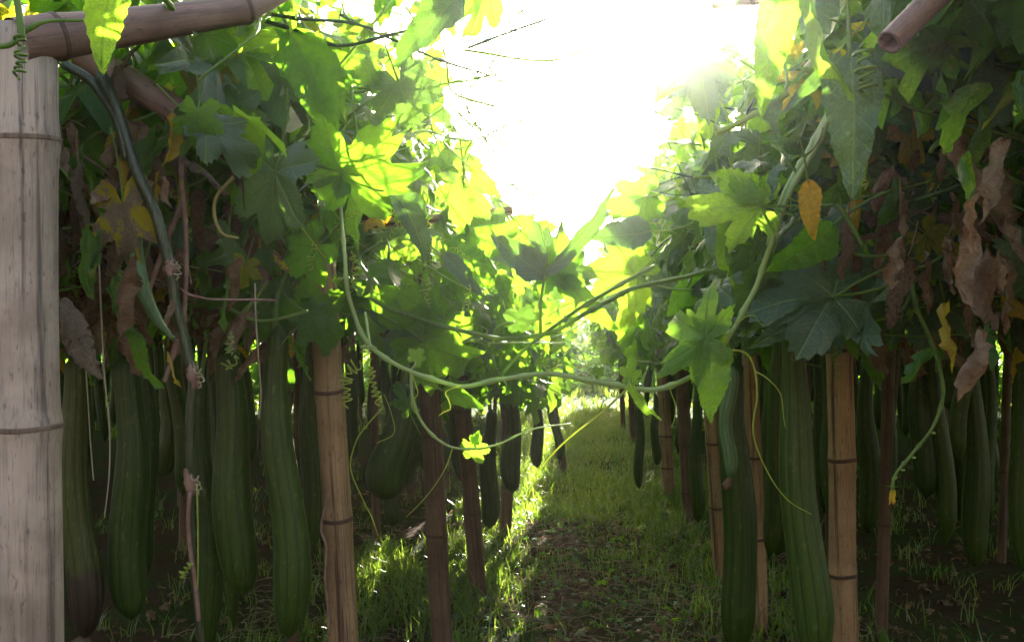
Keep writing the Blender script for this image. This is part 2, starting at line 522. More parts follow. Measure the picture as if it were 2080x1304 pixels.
# ------------------------------------------------------------------ leaves
def leaf_geo(seed, lobes=None, deep=0.55, rings=6, per=14, droop=0.25, fold=0.15, ruffle=0.06, curl=0.0,
             teeth=0.05, narrow=1.0, crumple=0.0):
    """palmate gourd leaf: stalk end at the origin, tip along +Y, upper face +Z"""
    g = np.random.default_rng(seed)
    if lobes is None:
        lobes = [(0, 1.0), (52, .80), (-52, .80), (112, .60), (-112, .60)]
    lobes = sorted([(a + g.normal(0, 3), L * g.uniform(.9, 1.1)) for a, L in lobes])
    A = np.radians([a for a, _ in lobes])
    L = np.array([l for _, l in lobes])
    bounds = [A[0] - R_(42)] + [(A[i] + A[i + 1]) / 2 for i in range(len(A) - 1)] + [A[-1] + R_(42)]
    th, own = [], []
    for i in range(len(A)):
        for (p, q) in ((bounds[i], A[i]), (A[i], bounds[i + 1])):
            s = np.linspace(0, 1, per // 2, endpoint=False)
            if q == A[i]:
                s = 1 - (1 - s) ** 1.5
            else:
                s = s ** 1.5
            for v in p + (q - p) * s:
                th.append(v)
                own.append(i)
    th.append(bounds[-1])
    own.append(len(A) - 1)
    th = np.array(th)
    own = np.array(own)
    n = len(th)
    dl = th - A[own]
    hw = np.array([max(abs(bounds[o + (1 if d > 0 else 0)] - A[o]), 1e-3) for o, d in zip(own, dl)])
    x = np.abs(dl) / hw
    Rr = L[own] * (1 - deep * (.45 * x ** .6 + .55 * x ** 1.6))
    # neighbouring lobes meet at the same depth
    for i in range(len(A) - 1):
        k = np.argmin(np.abs(th - bounds[i + 1]))
        Rr[k] = min(L[i], L[i + 1]) * (1 - deep) * g.uniform(.9, 1.1)
    tt = np.where(np.arange(n) % 2 == 0, 1, -1) * teeth * np.minimum(1, x * 4)
    Rr = Rr * (1 + tt + g.normal(0, .012, n))
    if rings > 3:
        for _ in range(g.integers(2, 6)):
            k = int(g.integers(3, n - 3))
            Rr[k] *= g.uniform(.72, .9)
            Rr[k + 1] *= g.uniform(.8, .95)
    Rr[0] *= .75
    Rr[-1] *= .75
    fr = np.linspace(0, 1, rings + 1)[1:] ** 0.85
    r = fr[:, None] * Rr[None]
    X = r * np.sin(th)[None]
    Y = r * np.cos(th)[None]
    d = r * np.sin(dl)[None]
    a = r * np.cos(dl)[None]
    ph = g.uniform(0, 6.28, 6)
    Z = -droop * r ** 2 + fold * np.abs(d)
    Z += ruffle * (np.sin(3 * th + ph[0])[None] * r ** 2 + .6 * np.sin(9 * th + ph[1])[None] * (fr[:, None] ** 2) * r)
    Z += ruffle * .5 * np.sin(X * 9 + ph[2]) * np.cos(Y * 8 + ph[3])
    if crumple:
        for f_, am in ((7, 1), (15, .5), (29, .28)):
            q = g.uniform(0, 6.28, 4)
            Z += crumple * am * np.sin(X * f_ + q[0] + 2 * np.sin(Y * f_ * .7 + q[1]))
            X = X + crumple * am * .6 * np.sin(Y * f_ + q[2])
    V = np.stack([X, Y, Z], -1).reshape(-1, 3)
    V = np.vstack([V, [0, 0, 0]])
    uv = np.vstack([np.stack([d, a], -1).reshape(-1, 2), [0, 0]])
    V[:, 0] *= narrow
    # sideways roll of the whole blade about its midrib
    if curl:
        R0 = 1 / curl
        an = V[:, 0] / R0
        V[:, 2], V[:, 0] = V[:, 2] * np.cos(an) - R0 * (1 - np.cos(an)), R0 * np.sin(an) + V[:, 2] * np.sin(an) * .5
    tris = []
    m = n
    c = len(V) - 1
    for j in range(m - 1):
        tris.append((c, j + 1, j))
    for i in range(rings - 1):
        for j in range(m - 1):
            p, q = i * m + j, i * m + j + 1
            tris.append((p, q, q + m))
            tris.append((p, q + m, p + m))
    return V, np.array(tris), uv


def bend(V, k, axis=0):
    """bend the blade backward along its length"""
    if abs(k) < 1e-4:
        return V
    R0 = 1 / k
    y, z = V[:, 1].copy(), V[:, 2].copy()
    an = y / R0
    W = V.copy()
    W[:, 1] = R0 * np.sin(an) + z * np.sin(an)
    W[:, 2] = -R0 * (1 - np.cos(an)) + z * np.cos(an)
    return W


LANCE = [(0, 1.0), (38, .5), (-38, .5), (80, .28), (-80, .28)]
TRI = [(0, 1.0), (55, .66), (-55, .66), (110, .42), (-110, .42)]
hi, lo, lance, dryv = [], [], [], []
for s in range(8):
    kw = dict(deep=[.30, .42, .40, .52, .30, .46, .28, .50][s], droop=[.2, .35, .1, .3, .45, .15, .3, .25][s], fold=[.1, .25, .15, .3, .05, .35, .2, .1][s],
              ruffle=[.08, .12, .07, .1, .14, .09, .12, .1][s], lobes=[None, None, TRI, None, TRI, None, None, TRI][s])
    V, T, uv = leaf_geo(s, **kw)
    hi.append((bend(V, [.3, .7, .2, .9, .5, 1.2, .4, .8][s]), T, uv))
    kw.update(rings=2, per=4, teeth=0)
    V, T, uv = leaf_geo(s, **kw)
    lo.append((bend(V, [.3, .7, .2, .9, .5, 1.2, .4, .8][s]), T, uv))


def long_leaf(seed, width=.24, fold=.3, ruffle=.03, lobe=0.0, rows=22, cols=8):
    """a long pointed blade, widest below the middle, with a wavy toothed rim"""
    g = np.random.default_rng(seed)
    t = np.linspace(0, 1, rows)
    W = width * np.sin(np.pi * t ** .72) ** .85 * (1 + lobe * np.exp(-((t - .22) / .10) ** 2))
    W = W * (1 - .25 * t) + .002
    c = np.linspace(-1, 1, cols + 1)
    tooth = 1 + .05 * np.where(np.arange(rows) % 2 == 0, 1, -1)[:, None] * (np.abs(c)[None] > .95) * g.uniform(.4, 1.4, (rows, 1))
    X = W[:, None] * c[None] * tooth + .03 * np.sin(t * 4 + g.uniform(0, 6))[:, None]
    Y = np.broadcast_to(t[:, None], X.shape) - .05 * np.abs(c)[None] * (t[:, None] < .2)
    p = g.uniform(0, 6.28, 4)
    Z = fold * np.abs(X) + ruffle * np.abs(c)[None] * np.sin(t * 15 + p[0])[:, None] * np.sign(c)[None] ** 2 + ruffle * .7 * np.sin(t * 23 + p[1])[:, None] * c[None]
    Z = Z + .008 * np.sin(Y * 40 + np.abs(c)[None] * 6)
    V = np.stack([X, Y, Z], -1).reshape(-1, 3)
    uv = np.stack([np.broadcast_to(W[:, None] * c[None], X.shape), Y], -1).reshape(-1, 2)
    i, j = np.meshgrid(np.arange(rows - 1), np.arange(cols), indexing='ij')
    a = i * (cols + 1) + j
    T = np.stack([a, a + 1, a + cols + 2, a, a + cols + 2, a + cols + 1], -1).reshape(-1, 3)
    return V, T, uv


for s in range(4):
    V, T, uv = long_leaf(40 + s, [.25, .22, .19, .25][s], [.45, .2, .6, .3][s], [.03, .025, .035, .03][s], [.5, .15, .0, .3][s])
    lance.append((bend(V, [.6, .3, 1.0, .2][s]), T, uv))
def withered(seed, width, curl, crumple, twist, rows=34, cols=14):
    """a dead leaf shrivelled into a hanging, rolled and crumpled rag"""
    g = np.random.default_rng(seed)
    t = np.linspace(0, 1, rows)
    W = width * np.sin(np.pi * np.clip(t, 0, 1) ** .8) ** .7
    for _ in range(4):
        W = W * (1 + g.uniform(-.45, .4) * np.exp(-((t - g.uniform(.1, .95)) / .07) ** 2))
    W = W + .006
    c = np.linspace(-1, 1, cols + 1)
    rag = 1 + (np.abs(c)[None] > .9) * g.normal(0, .12, (rows, cols + 1))
    X = W[:, None] * c[None] * rag
    Y = np.broadcast_to(t[:, None], X.shape).copy()
    Y = Y + .03 * g.normal(0, 1, (rows, 1)) * np.abs(c)[None]
    Z = np.zeros_like(X)
    for f_, am in ((9, 1), (21, .55), (43, .3)):
        q = g.uniform(0, 6.28, 5)
        Z += crumple * am * np.sin(X * f_ * 1.3 + q[0] + 2 * np.sin(Y * f_ * .6 + q[1]))
        X = X + crumple * am * .7 * np.sin(Y * f_ + q[2])
        Y = Y + crumple * am * .4 * np.sin(X * f_ * 1.7 + q[3])
    an = X * curl
    Xc = np.sin(an) / curl * (1 + .8 * Z)
    Zc = (np.cos(an) - 1) / curl + Z
    tw = twist * t[:, None] + .4 * np.sin(t * 5 + g.uniform(0, 6))[:, None]
    V = np.stack([Xc * np.cos(tw) - Zc * np.sin(tw) + .05 * np.sin(t * 6 + g.uniform(0, 6))[:, None], Y, Xc * np.sin(tw) + Zc * np.cos(tw)], -1).reshape(-1, 3)
    uv = np.stack([np.broadcast_to(W[:, None] * c[None], X.shape), np.broadcast_to(t[:, None], X.shape)], -1).reshape(-1, 2)
    i, j = np.meshgrid(np.arange(rows - 1), np.arange(cols), indexing='ij')
    a = i * (cols + 1) + j
    T = np.stack([a, a + 1, a + cols + 2, a, a + cols + 2, a + cols + 1], -1).reshape(-1, 3)
    return V, T, uv


for s in range(9):
    V, T, uv = withered(70 + s, [.22, .16, .26, .19, .28, .13, .21, .17, .24][s], [4.5, 7, 3.5, 6, 3, 8, 5, 6.5, 4][s], [.03, .026, .034, .03, .032, .022, .03, .028, .036][s], [.6, 1.6, -.5, 1.0, -1.4, 2.2, .3, -.9, 1.2][s])
    dryv.append((bend(V, [.5, -.4, .9, .2, -.8, .3, .6, -.5, 1.1][s]), T, uv))


def with_stalk(g, L=0.75, r=0.022):
    """a blade with its stalk as a second material"""
    V, T, uv = g
    p = spline([(0, 0, 0), (0, -L * .35, -.03), (0, -L * .75, .08), (0, -L, .25)], 8)
    v, t = tube(p, np.linspace(r, r * .8, 8), 5)
    return np.vstack([V, v]), np.vstack([T, t + len(V)]), np.vstack([uv, np.full((len(v), 2), .3)]), np.concatenate([np.zeros(len(T), int), np.ones(len(t), int)])


MESHES = {}


def leaf_mesh(kind, i, matn, stalk=True):
    key = (kind, i, matn, stalk)
    if key not in MESHES:
        g = {'hi': hi, 'lance': lance, 'dry': dryv}[kind][i]
        if stalk:
            V, T, uv, mi = with_stalk(g, .75 if kind != 'dry' else .4)
            MESHES[key] = make_mesh('leaf_blade', V, T, [M[matn], M['stem'] if kind != 'dry' else M['stem_dry']], uv, None, mi)
        else:
            MESHES[key] = make_mesh('leaf_blade', g[0], g[1], [M[matn]], g[2])
    return MESHES[key]


def frame(pos, tipdir, normal, sx, sy=None, sz=None):
    y = Vector(tipdir).normalized()
    z = Vector(normal)
    z = (z - y * z.dot(y))
    if z.length < 1e-4:
        z = y.orthogonal()
    z.normalize()
    x = y.cross(z)
    sy = sy or sx
    sz = sz or sx
    m = Matrix(((x.x * sx, y.x * sy, z.x * sz, pos[0]), (x.y * sx, y.y * sy, z.y * sz, pos[1]), (x.z * sx, y.z * sy, z.z * sz, pos[2]), (0, 0, 0, 1)))
    return m


PICKED = [(330, 205, 75, 1.47), (210, 150, 60, 1.5), (1870, 25, 150, 1.42), (1700, 520, 45, 2.2), (1000, 440, 55, 2.4)]


def in_front_of_picked(u, v, d, pad=0):
    return any((u - x) ** 2 + (v - y) ** 2 < (rr + pad) ** 2 and d < dd + .04 for x, y, rr, dd in PICKED)


def hero(parent, a, b, kind='hi', i=0, mat='leaf', face=0.0, tilt=0.0, w=1.0, d=1.5, d2=None, name='leaf', label=None, stalk=True):
    """leaf from stalk end a to tip b (pixels); face: turn about the midrib, tilt: tip away from or to the camera"""
    p = P(a[0], a[1], d)
    q = P(b[0], b[1], d2 if d2 else d)
    L = (q - p).length
    yv = (q - p).normalized()
    tocam = (CAM - p).normalized()
    n = tocam - yv * tocam.dot(yv)
    n.normalize()
    n = Quaternion(yv, R_(face)) @ n
    PICKED.append(((a[0] + b[0]) / 2, (a[1] + b[1]) / 2, .5 * math.hypot(a[0] - b[0], a[1] - b[1]) + 12, d))
    return link(name, leaf_mesh(kind, i, mat, stalk), parent, frame(p, yv, n, L * w, L, L * min(w, 1)), label)


def scatter_frames(pos, tips, norms, size):
    y = tips / np.linalg.norm(tips, axis=1)[:, None]
    z = norms - y * np.sum(norms * y, 1)[:, None]
    z /= np.linalg.norm(z, axis=1)[:, None] + 1e-9
    x = np.cross(y, z)
    return np.stack([x, y, z], -1) * size[:, None, None]


def merged_leaves(name, pos, tips, norms, size, protos, matlist, mat_pick, parent=None, **kw):
    Ms = scatter_frames(pos, tips, norms, size)
    pick = rng.integers(0, len(protos), len(pos))
    Vs, Ts, Us, Rs, Mi, off = [], [], [], [], [], 0
    r = rng.random(len(pos))
    for k in range(len(protos)):
        idx = np.where(pick == k)[0]
        if not len(idx):
            continue
        V, T, uv = protos[k][:3]
        W = np.einsum('nij,vj->nvi', Ms[idx], V) + pos[idx][:, None]
        nv = len(V)
        Vs.append(W.reshape(-1, 3))
        Ts.append((T[None] + (np.arange(len(idx)) * nv)[:, None, None] + off).reshape(-1, 3))
        Us.append(np.tile(uv, (len(idx), 1)))
        Rs.append(np.repeat(r[idx], nv))
        Mi.append(np.repeat(mat_pick[idx], len(T)))
        off += nv * len(idx)
    me = make_mesh(name, np.vstack(Vs), np.vstack(Ts), [M[m] for m in matlist], np.vstack(Us), np.concatenate(Rs), np.concatenate(Mi))
    return link(name, me, parent, **kw)


# ------------------------------------------------------------------ ground, field, hill, haze
def height(x, y):
    return (0.018 * np.sin(x * 3.1 + 1.2 * np.sin(y * 1.7)) + 0.012 * np.sin(y * 4.3 + x * 2.2) + 0.02 * np.exp(-((np.abs(x - .03) - .62) / .25) ** 2)
            + 0.006 * np.sin(x * 19 + y * 7) * np.sin(y * 23 - x * 5)) * np.clip(1.2 - np.abs(y) / 40, 0, 1)


gx = np.concatenate([-np.geomspace(600, 6, 14), np.linspace(-5.5, 5.5, 130), np.geomspace(6, 600, 14)])
gy = np.concatenate([-np.geomspace(40, 3, 6), np.linspace(-2.5, 12, 170), np.geomspace(13, 1500, 18)])
GX, GY = np.meshgrid(gx, gy, indexing='ij')
GZ = height(GX, GY)
n0, n1 = GX.shape
ii, jj = np.meshgrid(np.arange(n0 - 1), np.arange(n1 - 1), indexing='ij')
q = ii * n1 + jj
F = np.stack([q, q + n1, q + n1 + 1, q + 1], -1).reshape(-1, 4)
link('ground', make_mesh('ground', np.stack([GX, GY, GZ], -1).reshape(-1, 3), F, [M['ground']]), kind='structure')

# far hill
hx = np.linspace(-260, 320, 60)
prof = 13 + 5 * np.sin(hx / 60 + 1) + 2.2 * np.sin(hx / 17)
HV, HF = [], []
for k_, (yy, f_) in enumerate([(190, 0), (215, .45), (245, .8), (290, 1.0), (360, .7)]):
    for x_, p_ in zip(hx, prof):
        HV.append((x_, yy + 6 * math.sin(x_ / 23), -0.5 + p_ * f_))
for k_ in range(4):
    for j_ in range(59):
        a_ = k_ * 60 + j_
        HF.append((a_, a_ + 1, a_ + 61, a_ + 60))
link('hill', make_mesh('hill', HV, HF, [M['hill']]), kind='structure')

# ------------------------------------------------------------------ bamboo
def bamboo(name, label, p0, p1, r0, r1, mat, node_at, seed=0, bow=0.006, cut=False, ring=1.10, group='bamboo posts of the trellis', cat='bamboo post', cracked=False):
    g = np.random.default_rng(seed)
    p0, p1 = Vector(p0), Vector(p1)
    L = (p1 - p0).length
    rot = (p1 - p0).to_track_quat('Z', 'Y').to_matrix().to_4x4()
    mw = Matrix.Translation(p0) @ rot
    root = thing(name, label, cat, p0, group, mw)
    nodes = np.array([f * L for f in node_at])
    z = np.unique(np.concatenate([np.linspace(0, L, 60)] + [n + np.array([-.012, -.006, -.003, 0, .003, .006, .012]) for n in nodes]))
    z = z[(z >= 0) & (z <= L)]
    k = 28
    a = np.linspace(0, 2 * math.pi, k, endpoint=False)
    rad = r0 + (r1 - r0) * z / L
    for n_ in nodes:
        rad = rad * (1 + (.08 if mat == 'bamboo_grey' else .06) * np.exp(-((z - n_) / .02) ** 2))
    ph = g.uniform(0, 6.28, 4)
    bx = bow * np.sin(z / L * math.pi + ph[0] * .1) + .0015 * np.sin(z * 9 + ph[1])
    by = .0015 * np.sin(z * 7 + ph[2])
    kink = np.zeros_like(z)
    for n_ in nodes:
        kink += g.normal(0, .003) * np.clip((z - n_) / .2, 0, 1)
    out = 1 + .018 * np.sin(2 * a + ph[3]) + .01 * np.sin(5 * a)
    V = np.stack([bx[:, None] + kink[:, None] + rad[:, None] * out * np.cos(a), by[:, None] + rad[:, None] * out * np.sin(a), np.broadcast_to(z[:, None], (len(z), k))], -1)
    if cut:   # slanting broken end
        m = z > L - cut
        V[m, :, 0] *= 1
        s = ((z[m] - (L - cut)) / cut)[:, None]
        V[m, :, 1] = V[m, :, 1] * (1 - s * .75) + s * .75 * r1
        V[m, :, 0] = V[m, :, 0] * (1 - s * .5)
    n = len(z)
    V = V.reshape(-1, 3)
    i, j = np.meshgrid(np.arange(n - 1), np.arange(k), indexing='ij')
    A_ = i * k + j
    B_ = i * k + (j + 1) % k
    T = np.stack([A_, B_, B_ + k, A_, B_ + k, A_ + k], -1).reshape(-1, 3)
    e = (n - 1) * k
    # hollow end: an inner wall running back into the culm
    V = np.vstack([V, (V[e:e + k] - [bx[-1], by[-1], 0]) * [.72, .72, 1] + [bx[-1], by[-1], 0], (V[e:e + k] - [bx[-1], by[-1], 0]) * [.7, .7, 1] + [bx[-1], by[-1], -.05], [[bx[-1], by[-1], L - .05]]])
    j = np.arange(k)
    o_, i1, i2, cc = e, e + k, e + 2 * k, e + 3 * k
    for p_, q_ in ((o_, i1), (i1, i2)):
        T = np.vstack([T, np.stack([p_ + j, p_ + (j + 1) % k, q_ + (j + 1) % k], -1), np.stack([p_ + j, q_ + (j + 1) % k, q_ + j], -1)])
    T = np.vstack([T, np.stack([i2 + j, i2 + (j + 1) % k, np.full(k, cc)], -1)])
    link('culm', make_mesh('culm', V, T, [M[mat]]), root, mw)
    for n_ in nodes:
        f_ = np.interp(n_, z, np.arange(n))
        r_ = r0 + (r1 - r0) * n_ / L
        zz = np.array([-.006, -.0045, -.002, .0, .0018, .003, .0055])
        rr = r_ * np.array([1.03, 1.07, ring, ring - .025, ring + .01, 1.07, 1.03])
        cx, cy_ = np.interp(n_, z, bx + kink), np.interp(n_, z, by)
        W = np.stack([cx + rr[:, None] * out * np.cos(a), cy_ + rr[:, None] * out * np.sin(a), zz[:, None] + n_ + .0015 * np.sin(a * 2 + ph[0])[None]], -1).reshape(-1, 3)
        i, j = np.meshgrid(np.arange(6), np.arange(k), indexing='ij')
        A_ = i * k + j
        B_ = i * k + (j + 1) % k
        T2 = np.stack([A_, B_, B_ + k, A_ + k], -1).reshape(-1, 4)
        link('node_ring', make_mesh('node_ring', W, T2, [M['bamboo_node'] if mat != 'bamboo_grey' else M['bamboo_node_grey']]), root, mw)
    return root


def post_px(label, top, bot, d, wpx, mat, nodes_y, seed, name='bamboo_post', to_ground=True, zt=None, **kw):
    """post through two picked points; its foot goes on down to the ground"""
    a = P(top[0], top[1], d)
    b = P(bot[0], bot[1], d)
    v = (b - a)
    foot = a + v * ((a.z - (-.03)) / (a.z - b.z))
    if zt:
        a = a - v * ((zt - a.z) / (a.z - b.z))
    L = (a - foot).length
    r = wpx / 2 / FPX * d
    ns = []
    for y in nodes_y:
        t = (y - top[1]) / (bot[1] - top[1])
        pn = P(top[0], top[1], d) + v * t
        ns.append((pn - foot).length / L)
    return bamboo(name, label, foot, a, r * 1.04, r * .97, mat, sorted(ns), seed, **kw)


post_px('thick pale grey weathered bamboo post standing in the foreground at the left edge', (48, 60), (56, 1304), 1.30, 132, 'bamboo_grey', (285, 865), 3, bow=.002, ring=1.12)
gp = bpy.data.objects['bamboo_post']
kp = P(24, 853, 1.30) + (CAM - P(24, 853, 1.30)).normalized() * .036
v_, t_ = tube(spline([kp, kp + (CAM - kp).normalized() * .012], 6), np.array([.0095, .009, .008, .0065, .0045, .002]) * 1.1, 14, .05)
link('knot', make_mesh('knot', v_, t_, [M['bamboo_node_grey']]), gp)
post_px('tan bamboo post between the hanging gourds and the path, second post on the left side', (655, 560), (698, 1304), 2.05, 60, 'bamboo_tan', (795, 1053), 5, zt=1.10)
post_px('dark brown bamboo post with a sunlit grass patch behind it, left of the path', (868, 700), (898, 1304), 2.75, 42, 'bamboo_dark', (885, 1085), 6, zt=1.3)
post_px('slim dark bamboo post on the left of the path with its foot on sunlit grass', (928, 700), (972, 1205), 3.62, 34, 'bamboo_dark', (835, 1040), 7, zt=1.3)
post_px('thin brown bamboo post farther along the left side of the path', (1036, 760), (1026, 1088), 4.7, 24, 'bamboo_dark', (880, 990), 8, zt=1.3)
post_px('slender leaning dark post at the far left side of the path', (1118, 790), (1142, 935), 7.0, 15, 'bamboo_dark', (850,), 9, zt=1.3)
post_px('tan bamboo post with a dark crack, nearest on the right side of the path', (1692, 380), (1712, 1304), 2.38, 52, 'bamboo_tan', (712, 932, 1165, 540), 12, zt=1.30)
post_px('thin reddish brown bamboo post between the two long gourds on the right side', (1520, 700), (1544, 1290), 3.1, 31, 'bamboo_tan', (928, 1092), 13, zt=1.3)
post_px('thin brown bamboo post just left of the long gourd with the curved young gourd', (1438, 760), (1466, 1190), 3.8, 29, 'bamboo_tan', (900, 1030), 14, zt=1.3)
post_px('slim brown bamboo post, third from the far end on the right side', (1384, 780), (1402, 1080), 4.9, 25, 'bamboo_dark', (900, 1000), 15, zt=1.3)
post_px('slim tan bamboo post, second from the far end on the right side', (1346, 790), (1358, 1020), 5.7, 25, 'bamboo_tan', (885, 950), 16, zt=1.3)
post_px('short looking dark post at the far end of the right side of the path', (1262, 770), (1266, 880), 9.5, 10, 'bamboo_dark', (820,), 17, zt=1.3)
post_px('short looking brown post near the far end of the right side, beside a thin gourd', (1280, 770), (1286, 900), 8.6, 12, 'bamboo_dark', (830,), 18, zt=1.3)

# beams
bm = 'bamboo beams of the trellis'
bamboo('bamboo_beam', 'brown bamboo beam with a splintered end resting on the foreground post at top left', P(30, 84, 1.27), P(600, 8, 1.62), .031, .019, 'bamboo_brown', (.12, .78), 21, cut=.10, group=bm, cat='bamboo beam')
bamboo('bamboo_beam', 'short grey bamboo crosspiece slanting down under the leaves at upper left', P(165, 112, 1.55), P(432, 274, 1.50), .022, .020, 'bamboo_brown', (.3,), 22, group=bm, cat='bamboo beam')
bamboo('bamboo_beam', 'purple brown bamboo beam end sloping down among the dark leaves at top right', P(1965, -75, 1.10), P(1812, 88, 1.06), .0150, .0138, 'bamboo_brown', (.3,), 23, group=bm, cat='bamboo beam')
bamboo('bamboo_beam', 'thin bamboo stick sticking out toward the glare above the left leaves', P(760, 455, 2.45), P(1042, 428, 2.4), .0115, .0105, 'bamboo_tan', (.5,), 24, group=bm, cat='bamboo beam')
bamboo('bamboo_beam', 'brown bamboo stick end poking out below the bright leaves near the middle', P(940, 570, 3.1), P(1062, 577, 3.0), .014, .013, 'bamboo_dark', (.4,), 25, group=bm, cat='bamboo beam')
bamboo('bamboo_beam', 'purple bamboo stick lying along the top edge right of the glare', P(1620, -8, 2.0), P(1445, 8, 2.05), .015, .013, 'bamboo_brown', (.5,), 26, group=bm, cat='bamboo beam')

for yy_, sd_, lab_ in ((2.45, -1, 'brown cross pole under the left leaf roof just behind the tan post'), (3.7, -1, 'brown cross pole farther back under the left leaf roof'),
                       (2.55, 1, 'brown cross pole under the right leaf roof just behind the nearest tan post'), (3.9, 1, 'brown cross pole farther back under the right leaf roof')):
    bamboo('bamboo_beam', lab_, (sd_ * .45, yy_, 1.25), (sd_ * 3.0, yy_ + .1, 1.22), .017, .015, 'bamboo_brown', (.12, .3, .5, .7, .9), int(yy_ * 10), group=bm, cat='bamboo beam')

# ------------------------------------------------------------------ gourds
def gourd_geo(L, R, bendx, bendy, neck=.5, ribs=10, seed=0, k=40, n=30):
    g = np.random.default_rng(seed)
    t = np.linspace(0, 1, n) ** .95
    body = neck + (1 - neck) * np.sin(np.clip(t / .78, 0, 1) * math.pi / 2) ** 1.3
    end = np.sqrt(np.clip(1 - ((t - .80) / .20).clip(0, 1) ** 2.3, 0, 1))
    top = np.sqrt(np.clip(1 - (1 - (t / .05).clip(0, 1)) ** 2, .06, 1))
    r = R * body * end * top
    r += R * .03 * np.sin(t * 13 + g.uniform(0, 6)) * end * top
    r[-1] = R * .06
    a = np.linspace(0, 2 * math.pi, k + 1)
    rb = 1 + .058 * np.abs(np.cos(a * ribs / 2)) ** .6 + .012 * np.sin(a * 3 + g.uniform(0, 6))
    cx = bendx * np.sin(t * math.pi / 2) ** 2 + .007 * np.sin(t * 8 + g.uniform(0, 6))
    cy_ = bendy * t ** 2
    V = np.stack([cx[:, None] + r[:, None] * rb * np.cos(a), cy_[:, None] + r[:, None] * rb * np.sin(a), np.broadcast_to((-L * t)[:, None], (n, k + 1))], -1).reshape(-1, 3)
    uv = np.stack([np.broadcast_to((a / (2 * math.pi) * ribs)[None], (n, k + 1)), np.broadcast_to(t[:, None], (n, k + 1))], -1).reshape(-1, 2)
    i, j = np.meshgrid(np.arange(n - 1), np.arange(k), indexing='ij')
    A_ = i * (k + 1) + j
    B_ = A_ + 1
    T = np.stack([A_, A_ + k + 1, B_ + k + 1, A_, B_ + k + 1, B_], -1).reshape(-1, 3)
    V = np.vstack([V, [cx[0], cy_[0], 0], [cx[-1], cy_[-1], -L - R * .02]])
    uv = np.vstack([uv, [0, 0], [0, 1]])
    j = np.arange(k)
    e = (n - 1) * (k + 1)
    T = np.vstack([T, np.stack([np.full(k, len(V) - 2), j, j + 1], -1), np.stack([np.full(k, len(V) - 1), e + j + 1, e + j], -1)])
    return V, T, (cx[-1], cy_[-1], -L), uv


GL = 'long luffa gourds hanging from the trellis'


def gourd(label, top, L, R, bend=(0, 0), mat='gourd', seed=0, neck=.5, stalk=.12, tip=False, tilt=0.0, k=40, n=30, parts=True):
    g = np.random.default_rng(seed + 99)
    mw = Matrix.Translation(top) @ Matrix.Rotation(tilt, 4, 'Y')
    V, T, e, uv = gourd_geo(L, R, bend[0], bend[1], neck, seed=seed, k=k, n=n)
    if not parts:
        V2, T2 = tube(spline([(0, 0, -.004), (g.normal(0, .01), .01, stalk * .5), (g.normal(0, .02), .01, stalk)], 6), R * .16, 5)
        V, T = join([(V, T), (V2, T2)])
        uv = np.vstack([uv, np.zeros((len(V2), 2))])
        return link('luffa_gourd', make_mesh('luffa_gourd', V, T, [M[mat]], uv), None, mw, label, 'gourd', GL)
    root = thing('luffa_gourd', label, 'gourd', top, GL, mw)
    fruit = link('fruit', make_mesh('fruit', V, T, [M[mat]], uv), root, mw)
    v, t = tube(spline([(0, 0, -.006), (g.normal(0, .008), .004, stalk * .4), (g.normal(0, .02), .01, stalk)], 12), np.linspace(R * .2, R * .1, 12), 8, .1)
    link('stalk', make_mesh('stalk', v, t, [M['stem']]), root, mw)
    if tip:
        v, t = tube(spline([e, (e[0] - .004, e[1], e[2] - .012), (e[0] - .012, e[1], e[2] - .026)], 8), np.array([.3, .34, .42, .45, .5, .55, .4, .2]) * R * 1.3, 8, .15)
        link('dried_flower', make_mesh('dried_flower', v, t, [M['dry']]), fruit, mw)
    return root


def gourd_px(label, x, y0, y1, wpx, d, bendpx=0, **kw):
    top = P(x, y0, d)
    s = d / FPX
    return gourd(label, top, (y1 - y0) * s, wpx * .46 * s, (bendpx * s, kw.pop('by', 0.0)), **kw)


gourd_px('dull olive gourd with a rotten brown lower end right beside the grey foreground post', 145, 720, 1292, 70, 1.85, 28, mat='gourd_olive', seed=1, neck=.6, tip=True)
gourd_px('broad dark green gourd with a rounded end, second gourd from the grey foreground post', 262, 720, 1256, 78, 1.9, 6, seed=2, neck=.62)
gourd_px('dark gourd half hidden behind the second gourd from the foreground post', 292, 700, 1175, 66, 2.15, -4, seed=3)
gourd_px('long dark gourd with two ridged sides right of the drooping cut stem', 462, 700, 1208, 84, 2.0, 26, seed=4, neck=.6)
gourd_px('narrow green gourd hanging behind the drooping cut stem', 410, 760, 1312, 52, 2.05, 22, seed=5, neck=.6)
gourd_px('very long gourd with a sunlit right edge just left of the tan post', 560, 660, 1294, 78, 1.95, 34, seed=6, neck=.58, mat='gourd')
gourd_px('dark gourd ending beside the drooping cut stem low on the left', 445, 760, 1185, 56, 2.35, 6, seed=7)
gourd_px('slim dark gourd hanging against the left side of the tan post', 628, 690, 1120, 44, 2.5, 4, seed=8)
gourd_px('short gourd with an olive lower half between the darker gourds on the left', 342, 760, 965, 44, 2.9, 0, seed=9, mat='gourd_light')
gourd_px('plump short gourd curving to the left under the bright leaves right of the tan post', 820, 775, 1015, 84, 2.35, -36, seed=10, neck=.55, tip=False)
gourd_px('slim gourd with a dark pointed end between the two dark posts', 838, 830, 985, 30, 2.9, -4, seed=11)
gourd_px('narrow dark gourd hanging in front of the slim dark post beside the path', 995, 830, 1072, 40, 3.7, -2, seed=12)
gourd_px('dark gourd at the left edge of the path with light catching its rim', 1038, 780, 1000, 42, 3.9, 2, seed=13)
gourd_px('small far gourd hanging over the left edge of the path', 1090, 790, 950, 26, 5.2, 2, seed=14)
gourd_px('slanting thin far gourd nearest the path on the left', 1118, 800, 935, 20, 5.8, 20, seed=15, neck=.6)
